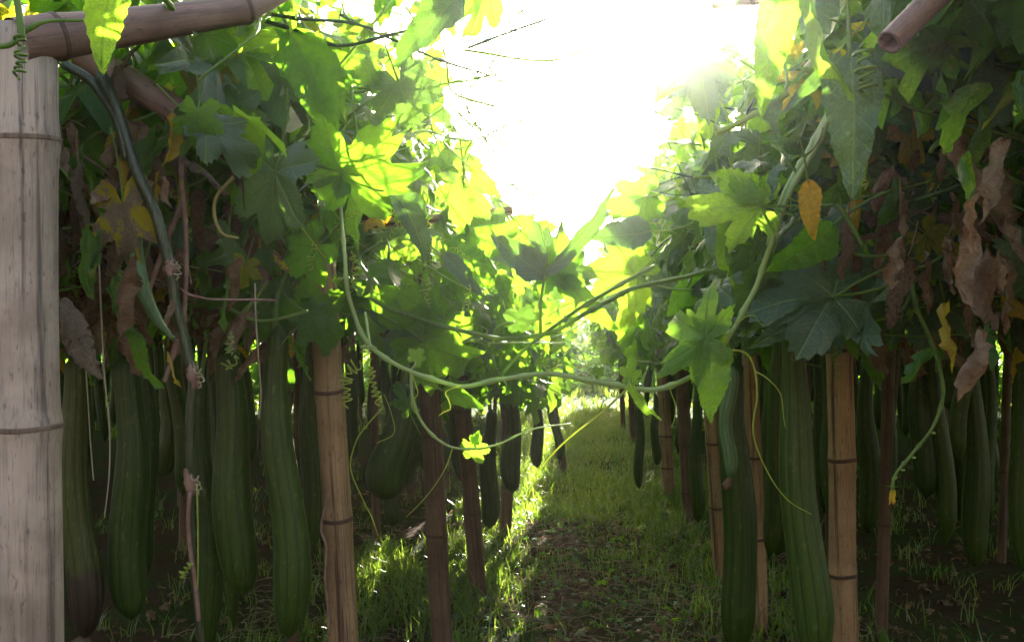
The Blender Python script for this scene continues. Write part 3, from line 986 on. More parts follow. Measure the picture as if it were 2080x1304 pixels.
gourd_px('short curved gourd low behind the slim dark post on the left', 800, 930, 1070, 34, 3.3, -6, seed=16)

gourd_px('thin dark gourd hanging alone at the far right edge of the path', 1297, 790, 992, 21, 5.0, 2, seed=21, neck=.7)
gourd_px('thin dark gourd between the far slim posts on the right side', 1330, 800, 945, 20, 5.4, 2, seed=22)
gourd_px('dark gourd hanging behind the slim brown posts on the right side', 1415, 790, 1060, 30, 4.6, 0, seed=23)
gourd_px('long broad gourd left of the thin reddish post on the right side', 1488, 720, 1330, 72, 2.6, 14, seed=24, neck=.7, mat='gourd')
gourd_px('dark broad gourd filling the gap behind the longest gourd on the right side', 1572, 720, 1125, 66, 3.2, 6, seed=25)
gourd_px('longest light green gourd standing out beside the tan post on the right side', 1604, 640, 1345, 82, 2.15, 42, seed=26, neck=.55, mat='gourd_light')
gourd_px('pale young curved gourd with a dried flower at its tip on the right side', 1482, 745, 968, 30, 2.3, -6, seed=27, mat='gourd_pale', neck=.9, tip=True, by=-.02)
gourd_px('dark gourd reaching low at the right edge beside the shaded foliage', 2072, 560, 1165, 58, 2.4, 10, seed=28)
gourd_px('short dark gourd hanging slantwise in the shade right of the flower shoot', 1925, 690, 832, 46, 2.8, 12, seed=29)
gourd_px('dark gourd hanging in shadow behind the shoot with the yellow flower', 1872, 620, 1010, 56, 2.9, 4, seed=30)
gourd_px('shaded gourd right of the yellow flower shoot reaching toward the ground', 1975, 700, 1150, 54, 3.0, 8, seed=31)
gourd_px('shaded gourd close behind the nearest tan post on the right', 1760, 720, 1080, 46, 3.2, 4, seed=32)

# dark rows farther inside, too deep in shadow to tell one from the next
cnt = 0
SH_L = 'dark gourd among many in shade on the left'
SH_R = 'dark gourd among many in shade on the right'
SP_L = 'thin dark bamboo pole in the shade under the left trellis'
SP_R = 'thin dark bamboo pole in the shade under the right trellis'
for side in (-1, 1):
    for yy in np.arange(2.7, 10.5, .40):
        w_ = yy * (.50 if side < 0 else .46)
        for xx in np.arange(.62, w_ + .2, .22 + .018 * yy):
            if rng.random() < (.30 if side < 0 else .22):
                continue
            x_ = side * (xx + rng.uniform(-.12, .12))
            y_ = yy + rng.uniform(-.18, .18)
            top = Vector((x_, y_, rng.uniform(.92, 1.10)))
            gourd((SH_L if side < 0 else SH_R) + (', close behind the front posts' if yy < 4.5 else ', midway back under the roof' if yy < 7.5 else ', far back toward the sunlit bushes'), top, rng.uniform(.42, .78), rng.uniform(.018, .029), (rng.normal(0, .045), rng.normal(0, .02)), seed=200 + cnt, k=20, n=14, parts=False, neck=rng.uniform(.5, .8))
            cnt += 1
k_ = 0
for side in (-1, 1):
    for yy in (3.1, 4.3, 5.6, 6.9, 8.6, 10.5):
        for xx in (.95, 1.6, 2.3, 2.9, 3.8):
            if xx > yy * .42 + .2:
                continue
            x_ = side * (xx + rng.uniform(-.15, .15))
            y_ = yy + rng.uniform(-.2, .2)
            bamboo('bamboo_pole', (SP_L if side < 0 else SP_R) + (', near its front' if yy < 5 else ', toward its far end'), (x_, y_, -.03), (x_ + rng.normal(0, .04), y_, 1.32), .019, .017, 'bamboo_dark', (.3, .6, .85), 300 + k_, group='thin bamboo poles under the trellis', cat='bamboo pole')
            k_ += 1

# ------------------------------------------------------------------ canopy over the trellis
def canopy(side, name, label):
    # leaves lying over the trellis top, several deep
    n = 34000
    y0_ = .75 if side > 0 else 1.15
    y = y0_ + (15.5 - y0_) * rng.random(n) ** 1.15
    inner = (.50 if side < 0 else .40)
    x = inner + rng.random(n) * (2.0 + y * .55)
    z = rng.normal(1.36 if side > 0 else 1.33, .085, n) + np.clip(2.8 - y, 0, 1.2) * .08 + .04 * np.sin(x * 4) + .03 * np.sin(y * 3)
    if side < 0:
        keep = ~((y < 1.45) & (x < .95))
    else:
        keep = ~((y < 1.3) & (x < .5))
    if side < 0:
        keep &= ~((x < .62) & (y > 7.1) & (y < 8.9))
    # only where the view cone reaches, plus a margin for the shade
    keep &= x < 9
    keep &= ~((y < 3.6) & (x < 1.9) & (rng.random(n) < .35))
    x, y, z = x[keep], y[keep], z[keep]
    m = len(x)
    pos = np.stack([side * x, y, z], -1)
    tips = np.stack([rng.normal(0, 1, m), rng.normal(0, 1, m), rng.normal(-.5, .4, m)], -1)
    nor = np.stack([rng.normal(0, .5, m), rng.normal(-.1, .5, m), np.ones(m)], -1)
    size = rng.uniform(.08, .13, m) * (1 + np.clip(y - 4, 0, 20) * .09)
    pk = np.where(rng.random(m) < .1, 1, 0)
    # dead leaves hanging on the underside
    m2 = 4600
    y2 = (1.35 if side < 0 else 1.2) + 12 * rng.random(m2) ** 1.4
    x2 = inner + .08 + rng.random(m2) * (1 + y2 * .5)
    k2 = x2 < y2 * .62 + .6
    x2, y2 = x2[k2], y2[k2]
    m2 = len(x2)
    z2 = 1.28 - rng.random(m2) ** 1.5 * .36
    pos2 = np.stack([side * x2, y2, z2], -1)
    tips2 = np.stack([rng.normal(0, .3, m2), rng.normal(0, .3, m2), -np.ones(m2)], -1)
    nor2 = np.stack([rng.normal(0, 1, m2), rng.normal(0, 1, m2), rng.normal(0, .2, m2)], -1)
    o1 = merged_leaves(name, pos, tips, nor, size, lo, ['leaf', 'leaf_turning'], pk, kind='stuff')
    o1['label'] = label
    drylo = [withered(170 + q, .13 + .03 * (q % 5), 5 + q % 4, .04, (q - 3) * .6, 13, 5) for q in range(8)]
    o2 = merged_leaves('dead_foliage', pos2, tips2, nor2, rng.uniform(.045, .125, m2), drylo, ['dry', 'leaf_yellow', 'leaf'], rng.choice([0, 0, 0, 0, 0, 0, 0, 0, 1, 2, 2, 2], m2), kind='stuff')
    o2['label'] = label.replace('green roof of luffa leaves', 'withered brown leaves hanging under the leaf roof')


canopy(-1, 'canopy_foliage', 'green roof of luffa leaves over the left trellis')
canopy(1, 'canopy_foliage', 'green roof of luffa leaves over the right trellis')

# ------------------------------------------------------------------ the vines along the path
def vine_root(label, loc):
    return thing('luffa_vine', label, 'vine', loc, 'luffa vines over the trellis')


VL1 = vine_root('luffa vine with yellow and withered leaves beside the grey foreground post', (-.75, 1.5, 0))
VL2 = vine_root('brightly backlit luffa vine spilling over the left side of the path near the tan post', (-.5, 2.2, 0))
VL3 = vine_root('backlit luffa vine farther along the left side of the path', (-.42, 3.9, 0))
VR1 = vine_root('shaded luffa vine with withered leaves at the upper right', (.9, 1.9, 0))
VR2 = vine_root('luffa vine with large hanging leaves leaning over the right side of the path', (.55, 2.2, 0))
VR3 = vine_root('dense shaded luffa vine farther along the right side of the path', (.45, 3.9, 0))


# ------------------------------------------------------------------ picked-out leaves
H = hero
# left front
H(VL1, (225, -90), (208, 152), 'lance', 1, 'leaf', face=12, d=1.12, w=.9, label='big shiny green leaf hanging over the beam')
H(VL1, (248, 255), (205, 345), 'dry', 2, 'leaf_yellow', face=10, d=1.5, w=.9, name='yellow_leaf')
H(VL1, (290, 222), (262, 300), 'hi', 2, 'leaf_yellow', face=-20, d=1.6, w=.8, name='yellow_leaf')
H(VL1, (160, 60), (150, 135), 'hi', 0, 'leaf_yellow', face=-20, d=1.65, w=.6, name='yellow_leaf')
H(VL1, (250, 415), (272, 612), 'hi', 3, 'dry_yellow', face=15, d=1.45, w=.62, name='withered_leaf', label='half brown half yellow crumpled leaf')
H(VL1, (120, 610), (196, 782), 'dry', 0, 'dry_pale', face=20, d=1.4, w=.75, name='withered_leaf', label='pale curled dry leaf against the post')
H(VL1, (160, 330), (178, 470), 'dry', 3, 'dry_pale', face=-10, d=1.45, w=.6, name='withered_leaf')
H(VL1, (150, 400), (150, 548), 'dry', 5, 'dry', face=20, d=1.5, w=.55, name='withered_leaf')
H(VL1, (182, 545), (186, 690), 'dry', 6, 'dry', face=5, d=1.6, w=.5, name='withered_leaf')
H(VL1, (108, 480), (120, 620), 'dry', 1, 'dry', face=40, d=1.42, w=.6, name='withered_leaf')
H(VL1, (235, 130), (240, 260), 'dry', 4, 'dry', face=0, d=1.5, w=.5, name='withered_leaf')
H(VL1, (400, 380), (402, 530), 'dry', 2, 'dry', face=0, d=1.7, w=.45, name='withered_leaf')
H(VL1, (485, 330), (500, 430), 'dry', 5, 'dry', face=0, d=1.6, w=.4, name='withered_leaf')
H(VL1, (402, 228), (395, 330), 'hi', 1, 'leaf', face=25, d=1.42, w=.9)
H(VL1, (420, 255), (552, 345), 'hi', 4, 'leaf_blue', face=-25, d=1.43, w=.75, label='silvery leaf reflecting the sky')
H(VL1, (470, 215), (548, 265), 'hi', 6, 'leaf_blue', face=30, d=1.55, w=.8)
H(VL1, (560, 350), (515, 565), 'hi', 5, 'leaf_blue', face=20, d=1.6, w=.6)
H(VL1, (500, 535), (480, 605), 'hi', 7, 'leaf_turning', face=0, d=1.75, w=1.0, name='yellow_leaf')
H(VL1, (552, 510), (590, 555), 'dry', 0, 'dry_yellow', face=0, d=1.65, w=.7, name='withered_leaf')
# left lit
H(VL2, (590, 70), (690, 292), 'lance', 3, 'leaf', face=8, d=1.75, w=.85, label='long lime green leaf with the sun behind it')
H(VL2, (640, 100), (712, 250), 'lance', 1, 'leaf', face=-15, d=1.8, w=.9)
H(VL2, (700, 350), (955, 395), 'hi', 3, 'leaf', face=35, d=1.7, w=.8, label='large shaded lobed leaf')
H(VL2, (700, 350), (600, 280), 'hi', 1, 'leaf', face=30, d=1.72, w=.9)
H(VL2, (810, 170), (845, 268), 'hi', 0, 'leaf_blue', face=0, d=1.9, w=1.1, label='dark lobed leaf against the glare')
H(VL2, (935, -15), (780, 130), 'lance', 0, 'leaf_blue', face=25, d=1.45, w=.75, label='bluish leaf drooping from the top edge')
H(VL2, (985, -30), (960, 130), 'hi', 5, 'leaf', face=-30, d=1.6, w=.6)
H(VL2, (740, 60), (660, 40), 'hi', 2, 'leaf', face=50, d=1.7, w=.9)
H(VL2, (735, 375), (700, 520), 'lance', 2, 'leaf', face=30, d=1.85, w=.7)
H(VL2, (800, 390), (890, 540), 'lance', 0, 'leaf_blue', face=-35, d=1.8, w=.7, label='curled dark leaf over the bright ones')
H(VL2, (630, 650), (710, 600), 'hi', 0, 'leaf', face=30, d=1.95, w=1.2)
H(VL2, (625, 635), (720, 700), 'hi', 4, 'leaf', face=-35, d=1.9, w=1.0)
H(VL2, (640, 500), (560, 560), 'hi', 6, 'leaf', face=20, d=1.9, w=1.0)
H(VL2, (780, 415), (740, 480), 'dry', 4, 'leaf_yellow', face=0, d=2.2, w=1.1, name='yellow_leaf', label='orange brown withered leaf')
H(VL2, (900, 520), (990, 600), 'lance', 1, 'leaf_blue', face=-30, d=2.1, w=.8)
H(VL2, (1010, 480), (950, 430), 'hi', 6, 'leaf', face=10, d=2.3, w=1.2)
H(VL2, (1050, 655), (1115, 650), 'hi', 0, 'leaf_blue', face=50, d=2.2, w=1.0)
H(VL2, (830, 830), (800, 760), 'hi', 7, 'leaf', face=10, d=2.1, w=.7)
H(VL2, (860, 690), (1005, 780), 'hi', 1, 'leaf', face=15, d=2.2, w=.9, label='wide lime leaf above the drooping shoot')
H(VL2, (880, 640), (800, 590), 'hi', 2, 'leaf', face=-15, d=2.2, w=1.2)
H(VL2, (905, 795), (985, 830), 'lance', 3, 'leaf', face=20, d=2.2, w=.9)
H(VL2, (955, 340), (1030, 405), 'lance', 2, 'leaf', face=-10, d=2.0, w=.9)
# right front
H(VR2, (1725, 120), (1735, 408), 'lance', 3, 'leaf_blue', face=12, d=1.35, w=.78, label='long blue green leaf lobe with yellowed edge')
H(VR2, (1700, 110), (1590, 240), 'lance', 1, 'leaf_blue', face=-30, d=1.4, w=.5)
H(VR2, (1590, -60), (1552, 242), 'lance', 1, 'leaf', face=0, d=1.4, w=.65, label='hanging green leaf with a yellow tip')
H(VR2, (1655, -40), (1650, 238), 'lance', 2, 'leaf_pale', face=72, d=1.3, w=.7, label='twisted narrow leaf seen edge on')
H(VR2, (1760, 90), (1850, 170), 'hi', 2, 'leaf_blue', face=20, d=1.45, w=1.0)
H(VR2, (1545, 420), (1365, 425), 'hi', 7, 'leaf_pale', face=0, d=1.65, w=.9, label='light green leaf facing the camera')
H(VR2, (1535, 400), (1440, 340), 'lance', 0, 'leaf_pale', face=20, d=1.68, w=1.1)
H(VR2, (1640, 370), (1655, 492), 'lance', 1, 'leaf_yellow', face=10, d=1.55, w=.9, name='yellow_leaf', label='yellow leaf with an orange edge')
H(VR2, (1690, 460), (1560, 560), 'lance', 3, 'leaf', face=-20, d=1.75, w=1.0)
H(VR2, (1690, 600), (1500, 620), 'hi', 0, 'leaf_blue', face=25, d=1.8, w=.9)
H(VR2, (1690, 610), (1525, 720), 'lance', 1, 'leaf_blue', face=-25, d=1.8, w=.8)
H(VR2, (1480, 440), (1450, 590), 'lance', 2, 'leaf', face=55, d=1.75, w=.7)
H(VR2, (1420, 110), (1440, 260), 'hi', 2, 'leaf_blue', face=10, d=1.9, w=.9)
H(VR2, (1430, 90), (1330, 210), 'lance', 1, 'leaf', face=10, d=2.0, w=1.0)
H(VR2, (1300, 600), (1240, 690), 'lance', 0, 'leaf', face=30, d=2.6, w=1.0)
H(VR1, (1850, 240), (1850, 370), 'hi', 4, 'leaf_yellow', face=0, d=1.9, w=.7, name='yellow_leaf')
H(VR1, (1880, 475), (1975, 552), 'hi', 7, 'leaf_turning', face=10, d=1.8, w=.9)
H(VR1, (1840, 445), (1720, 505), 'dry', 1, 'dry', face=0, d=1.8, w=.6, name='withered_leaf')
H(VR1, (1900, 440), (2050, 490), 'dry', 4, 'dry', face=10, d=1.75, w=.55, name='withered_leaf')
H(VR1, (1722, 452), (1712, 575), 'dry', 6, 'dry', face=0, d=1.7, w=.6, name='withered_leaf')
H(VR1, (1845, 520), (1790, 678), 'dry', 2, 'dry', face=10, d=1.65, w=.6, name='withered_leaf', label='brown curled dead leaf beside the flower shoot')
H(VR1, (1990, 60), (1870, 130), 'hi', 6, 'leaf_blue', face=10, d=1.4, w=1.2)
H(VR1, (2100, 150), (1960, 110), 'hi', 0, 'leaf_blue', face=30, d=1.4, w=1.2)
H(VR1, (1960, 520), (1960, 620), 'dry', 3, 'dry', face=10, d=2.0, w=.6, name='withered_leaf')

# ------------------------------------------------------------------ shoots hanging across the path
def px_pts(l, d):
    out = []
    for i, q in enumerate(l):
        dd = q[2] if len(q) > 2 else d
        out.append(P(q[0], q[1], dd))
    return out


S1 = thing('vine_shoot', 'long green shoot looping low across the path and climbing to the upper right', 'vine shoot', P(1350, 790, 1.7), 'young shoots hanging across the path')
add_tube('stem', px_pts([(672, 330, 1.9), (690, 400, 1.85), (698, 520), (712, 620), (752, 700), (830, 752), (935, 782), (1020, 770), (1110, 757), (1200, 772), (1290, 790), (1360, 785), (1432, 742), (1497, 655), (1556, 525), (1600, 400), (1655, 300), (1700, 200), (1740, 100), (1780, 40)], 1.72), .0030, .0052, M['stem_pale'], S1, n=180, k=10, rib=.09, jit=.0012)
add_tube('stem', px_pts([(1560, 500), (1590, 400), (1640, 310), (1690, 220)], 1.73), .004, .0055, M['stem_pale'], S1, n=30, k=8)
def pet(a, b, d, r=.0022, root=S1, m='stem_pale', sag=12):
    mid = ((a[0] + b[0]) / 2 + 4, (a[1] + b[1]) / 2 + sag)
    add_tube('leaf_stalk', px_pts([a, mid, b], d), r, r * .8, M[m], root, n=10, k=6)


H(S1, (1432, 690), (1330, 630), 'hi', 3, 'leaf_pale', face=5, d=1.66, w=1.5, stalk=False, label='light green lobed leaf catching the light')
H(S1, (1432, 690), (1452, 862), 'lance', 3, 'leaf_pale', face=-15, d=1.66, w=.95, stalk=False)
H(S1, (1432, 690), (1335, 770), 'lance', 1, 'leaf_pale', face=10, d=1.665, w=.9, stalk=False)
H(S1, (1434, 686), (1470, 605), 'hi', 4, 'leaf_pale', face=30, d=1.67, w=.9, stalk=False)
H(S1, (1436, 690), (1508, 700), 'hi', 1, 'leaf_pale', face=40, d=1.68, w=.9, stalk=False)
for (x_, y_, x2_, y2_, m_) in ((752, 700, 728, 668, 'leaf'), (830, 752, 862, 706, 'leaf_pale'), (1020, 770, 1040, 806, 'leaf'), (1110, 757, 1092, 722, 'leaf_pale'), (1200, 772, 1226, 742, 'leaf'), (700, 560, 668, 575, 'leaf')):
    xm, ym = x_ + (x2_ - x_) * .45, y_ + (y2_ - y_) * .45
    pet((x_, y_), (xm, ym), 1.72, .0016, sag=2)
    H(S1, (xm, ym), (x2_, y2_), 'hi', int(x_) % 8, m_, face=(x_ * 7) % 60 - 30, d=1.72, w=1.1, stalk=False)
for l_ in ([(830, 752), (850, 790), (838, 820), (855, 850)], [(935, 782), (905, 800), (915, 830), (890, 845)], [(1110, 757), (1150, 740), (1185, 745), (1210, 728)], [(1360, 785), (1372, 830), (1362, 870)],
           [(1497, 655), (1530, 640), (1548, 660), (1570, 652)], [(1600, 400), (1630, 420), (1622, 450)]):
    add_tube('tendril', px_pts(l_, 1.7), .0011, .0006, M['tendril'], S1, n=26, k=5, jit=.0015)
pet((1432, 690), (1452, 716), 1.67, .003)
pet((1545, 420), (1580, 478), 1.66, .003)
H(S1, (1275, 765), (1335, 880), 'lance', 2, 'leaf_pale', face=40, d=1.7, w=.55, stalk=False)
H(S1, (1282, 770), (1285, 715), 'hi', 2, 'leaf_pale', face=20, d=1.7, w=.9, stalk=False)
pet((1275, 765), (1270, 790), 1.7, .003, sag=0)
add_tube('tendril', px_pts([(1272, 792), (1225, 835), (1150, 895), (1100, 950), (1072, 1010), (1056, 1045)], 1.7), .0022, .0009, M['tendril'], S1, n=40, k=6)
add_tube('tendril', px_pts([(1448, 718), (1500, 712), (1528, 735), (1538, 800), (1530, 880), (1560, 960), (1600, 1015), (1648, 1044)], 1.68), .0022, .0007, M['tendril'], S1, n=50, k=6)
add_tube('tendril', px_pts([(1536, 755), (1560, 770), (1585, 800), (1592, 850), (1596, 870)], 1.68), .0013, .0006, M['tendril'], S1, n=24, k=5)
for p_, q_ in (((1580, 355), (1578, 450)), ((1478, 95), (1490, 125))):
    V, T = tube(coil_path(px_pts([p_, q_], 1.7), 9, .004, .003), .0008, 5)
    link('tendril', make_mesh('tendril', V, T, [M['tendril']]), S1)

S2 = thing('vine_shoot', 'pair of green shoots crossing the path at mid height under the glare', 'vine shoot', P(1100, 680, 2.2), 'young shoots hanging across the path')
add_tube('stem', px_pts([(690, 570), (790, 625), (900, 662), (1000, 685), (1080, 684), (1140, 665), (1210, 625), (1290, 585), (1400, 560), (1480, 540), (1540, 500)], 2.15), .0042, .0042, M['stem'], S2, n=140, k=8, rib=.08, jit=.0012)
add_tube('stem', px_pts([(1020, 760), (1060, 715), (1110, 675), (1180, 625), (1260, 578), (1330, 540)], 2.1), .003, .0042, M['stem'], S2, n=40, k=8)
add_tube('stem', px_pts([(1098, 680), (1098, 620), (1106, 560), (1112, 500)], 2.15), .0035, .003, M['stem'], S2, n=24, k=8)
H(S2, (1120, 548), (1205, 440), 'hi', 1, 'leaf_blue', face=20, d=2.3, w=1.1, stalk=False)
H(S2, (1290, 560), (1150, 500), 'hi', 5, 'leaf', face=35, d=2.35, w=.9)
H(S2, (1320, 470), (1190, 480), 'lance', 3, 'leaf_blue', face=30, d=2.4, w=1.1)
H(S2, (1310, 400), (1215, 420), 'hi', 6, 'leaf', face=30, d=2.5, w=1.1)
H(S2, (1060, 470), (1130, 540), 'hi', 2, 'leaf', face=-20, d=2.5, w=1.2)
H(S2, (980, 500), (1090, 545), 'lance', 1, 'leaf_blue', face=-35, d=2.45, w=1.0)
H(S2, (1108, 560), (990, 465), 'lance', 0, 'leaf_blue', face=15, d=2.15, w=.8, stalk=False, label='grey green leaf in the glare above the path')
H(S2, (1110, 555), (1290, 370), 'lance', 2, 'leaf_blue', face=30, d=2.15, w=.4, stalk=False)
H(S2, (1112, 550), (1240, 505), 'hi', 5, 'leaf', face=20, d=2.18, w=.8, stalk=False)
H(S2, (1130, 560), (1262, 680), 'lance', 1, 'leaf', face=20, d=2.2, w=.7, stalk=False)
add_tube('tendril', px_pts([(1110, 645), (1140, 625), (1170, 612), (1192, 605)], 2.15), .0012, .0007, M['stem'], S2, n=20, k=5)

S3 = thing('vine_shoot', 'thin shoot with a small leaf dangling over the gourds left of the path', 'vine shoot', P(930, 910, 2.0), 'young shoots hanging across the path')
add_tube('stem', px_pts([(835, 750), (838, 810), (862, 865), (905, 903), (950, 912), (1010, 903), (1080, 872), (1160, 860)], 2.0), .0035, .0012, M['stem_pale'], S3, n=50, k=7)
H(S3, (958, 905), (978, 950), 'hi', 0, 'leaf_pale', face=20, d=2.0, w=.9, stalk=False)
H(S3, (962, 900), (975, 872), 'hi', 2, 'leaf', face=20, d=2.0, w=.9, stalk=False)
add_tube('tendril', px_pts([(920, 908), (905, 950), (880, 990), (855, 1020), (825, 1050)], 2.0), .0014, .0007, M['tendril'], S3, n=30, k=5)
add_tube('tendril', px_pts([(775, 830), (740, 870), (722, 900), (712, 950), (735, 1010), (755, 1050), (768, 1088)], 1.95), .0018, .0008, M['tendril'], S3, n=40, k=5)
add_tube('tendril', px_pts([(765, 900), (800, 880), (795, 840), (780, 800)], 1.95), .0012, .0007, M['tendril'], S3, n=24, k=5)

S4 = thing('flower_shoot', 'drooping shoot ending in a wilted yellow flower at the lower right', 'vine shoot', P(1862, 620, 1.75), 'young shoots hanging across the path')
add_tube('stem', px_pts([(1850, 560), (1862, 625), (1890, 690), (1912, 760), (1915, 810), (1893, 870), (1850, 925), (1818, 965), (1812, 1000)], 1.75), .0042, .0024, M['stem'], S4, n=60, k=7)
fv = P(1812, 992, 1.75)
for a_ in range(5):
    an = a_ * 1.2566
    w_ = frame(fv, (math.cos(an) * .3, math.sin(an) * .3, -1), (math.cos(an), math.sin(an), .2), .014, .030, .014)
    link('petal', make_mesh('petal', lance[a_ % 4][0] * [.9, 1, 1], lance[a_ % 4][1], [M['bloom']], lance[a_ % 4][2]), S4, w_)
for a_ in range(6):
    an = a_ * 1.047
    link('sepal', leaf_mesh('lance', a_ % 4, 'leaf_pale', False), S4, frame(fv + Vector((0, 0, .002)), (math.cos(an), math.sin(an), .25), (0, 0, 1), .006, .014, .008))
for t_, (x_, y_) in enumerate(((1850, 925), (1842, 935), (1828, 950), (1822, 968), (1890, 875))):
    p_ = P(x_, y_, 1.75)
    add_tube('bud', [p_, p_ + Vector((.004 * (-1) ** t_, 0, -.004)), p_ + Vector((.008 * (-1) ** t_, 0, -.003))], .0014, .0022, M['stem_pale'], S4, n=6, k=6)

S5 = thing('vine_shoot', 'dark shoots running across the sky at the top left of the glare', 'vine shoot', P(800, 80, 1.8), 'young shoots hanging across the path')
for l_, d_, r_ in (([(540, 28), (620, 40), (700, 45), (760, 60)], 1.7, .0035), ([(520, 38), (600, 62), (660, 88), (710, 92), (790, 72), (840, 60)], 1.75, .004),
                   ([(690, 30), (760, 65), (830, 95), (900, 125), (990, 152)], 1.9, .003), ([(950, 98), (1010, 75), (1080, 50), (1150, 25)], 1.9, .003), ([(1035, 50), (1030, 10), (1020, -20)], 1.9, .002)):
    add_tube('stem', px_pts(l_, d_), r_, r_ * .7, M['stem_dark'], S5, n=30, k=7)

S6 = thing('hanging_stem', 'thick dark green ribbed stem with pale joints drooping from the beam to the ground', 'vine stem', P(385, 980, 1.5), None)
segs = [[(130, 130), (190, 170), (232, 235), (258, 325)], [(205, 150), (240, 230), (275, 340), (318, 440), (346, 545)], [(346, 545), (362, 640), (382, 720), (392, 762)], [(392, 762), (386, 860), (388, 975)],
        [(388, 975), (388, 1060), (392, 1150), (402, 1240), (412, 1330)]]
for l_, r0_, r1_ in zip(segs, (.0062, .0078, .0076, .0066, .0056), (.0066, .0076, .0068, .0060, .0048)):
    add_tube('stem_joint', px_pts(l_, 1.45), r0_, r1_, M['stem_ribbed'], S6, n=30, k=16, rib=.14, jit=.0006)
for x_, y_, s_ in ((346, 545, .0092), (392, 762, .0086), (387, 978, .0088)):
    p_ = P(x_, y_, 1.45)
    v_, t_ = tube(spline([p_ + Vector((-.004, 0, .020)), p_, p_ + Vector((.003, 0, -.020))], 12), s_ * np.array([.62, .74, .82, .9, .84, .98, 1.02, .9, .86, .78, .70, .58]), 12, .10)
    link('knot', make_mesh('knot', v_, t_, [M['stem_dry']]), S6)
    path = coil_path([p_ + Vector((.006, -.01, .01)), p_ + Vector((.016, -.012, 0)), p_ + Vector((.012, -.01, -.018))], 3, .005, .004)
    V, T = tube(path, .001, 5)
    link('tendril', make_mesh('tendril', V, T, [M['string']]), S6)
add_tube('side_stem', px_pts([(386, 1000), (382, 1060), (388, 1130), (396, 1180), (404, 1260)], 1.43), .003, .003, M['stem_dry'], S6, n=30, k=6)
add_tube('side_stem', px_pts([(400, 985), (402, 1080), (402, 1180), (400, 1200)], 1.43), .0014, .001, M['tendril'], S6, n=24, k=5)
V, T = tube(coil_path(px_pts([(392, 1145), (372, 1160), (366, 1172)], 1.42), 2, .004, .006), .0014, 5)
link('tendril', make_mesh('tendril', V, T, [M['tendril']]), S6)

yg = thing('young_gourd', 'slim pale curved young gourd lying against the thick drooping stem', 'gourd', P(283, 480, 1.5), 'long luffa gourds hanging from the trellis')
pth = spline(px_pts([(278, 440), (278, 520), (292, 590), (320, 650), (354, 690)], 1.48), 40)
tt_ = np.linspace(0, 1, 40)
V, T = tube(pth, .0035 + .0075 * np.sin(np.clip(tt_ * 1.08, 0, 1) ** .9 * math.pi) ** .7, 16, .04)
link('fruit', make_mesh('fruit', V, T, [M['gourd_pale']]), yg)
add_tube('stalk', px_pts([(280, 360), (276, 400), (278, 445)], 1.49), .003, .0035, M['stem'], yg, n=12)

# dry hanging strings and strips
for lab, l_, d_, r_, m_ in (
        ('long pale dry tendril hanging straight down in front of the second gourd', [(200, 500), (205, 620), (212, 760), (222, 860), (222, 960), (212, 1052)], 1.5, .0013, 'string'),
        ('thin pale dry tendril hanging in front of the long ridged gourd', [(518, 575), (520, 650), (526, 740), (530, 800), (526, 852)], 1.6, .0013, 'string'),
        ('short pale dry tendril just right of the grey foreground post', [(172, 715), (178, 800), (184, 900), (190, 975)], 1.5, .0011, 'string'),
        ('reddish dry stem hanging straight down beside the thick drooping stem', [(370, 270), (368, 360), (376, 450), (378, 560), (372, 680)], 1.55, .0042, 'stem_dry'),
        ('slanting reddish dry strip left of the drooping stem', [(372, 410), (345, 470), (320, 540), (302, 592)], 1.56, .0045, 'stem_dry'),
        ('purplish dry strip hanging low behind the drooping stem', [(362, 690), (350, 725), (334, 775)], 1.56, .0045, 'stem_dry'),
        ('yellow bent stalk hanging among dead leaves at the upper left', [(475, 360), (440, 400), (436, 440), (452, 475), (485, 484)], 1.55, .0030, 'stem_yellow'),
        ('green stalk sagging toward the tan post below the yellow leaves', [(412, 560), (440, 605), (490, 640), (540, 652), (625, 632)], 1.8, .0042, 'stem'),
        ('green stalk branching upward from the sagging stalk left of the tan post', [(490, 640), (520, 605), (545, 570)], 1.8, .0042, 'stem'),
        ('green stalk sagging between the right post and the curled dead leaf', [(1690, 600), (1730, 640), (1780, 650), (1830, 630), (1850, 600)], 1.8, .0042, 'stem'),
        ('green stalk running level behind the curled dead leaf', [(1700, 505), (1760, 520), (1840, 518)], 1.75, .0035, 'stem'),
        ('green stalk bending down to a cut end by the nearest right post', [(1700, 415), (1725, 450), (1752, 498)], 1.65, .0045, 'stem'),
        ('green stalk rising to the yellow green leaf at the right', [(1845, 550), (1880, 540), (1915, 520)], 1.75, .0035, 'stem'),
        ('green stalk descending toward the glare with a cut pink end', [(1600, 190), (1560, 215), (1510, 245), (1455, 272)], 1.5, .0055, 'stem'),
        ('reddish dry twig leaning against the foot of the tan post on the left', [(668, 1000), (652, 1070), (662, 1110), (660, 1180), (664, 1210), (668, 1290)], 1.95, .0028, 'stem_dry'),
        ('bent dry twig stuck in the ground in front of the long right gourd', [(1505, 1290), (1515, 1230), (1525, 1202), (1545, 1245), (1560, 1290)], 2.9, .0025, 'stem_dry')):
    o = add_tube('dry_tendril' if m_ == 'string' else ('dry_strip' if m_ == 'stem_dry' else 'vine_stalk'), px_pts(l_, d_), r_, r_ * .8, M[m_], None, n=40, k=6, label=lab, cat='tendril' if m_ == 'string' else 'stalk', group='loose stalks and dry tendrils of the vines')

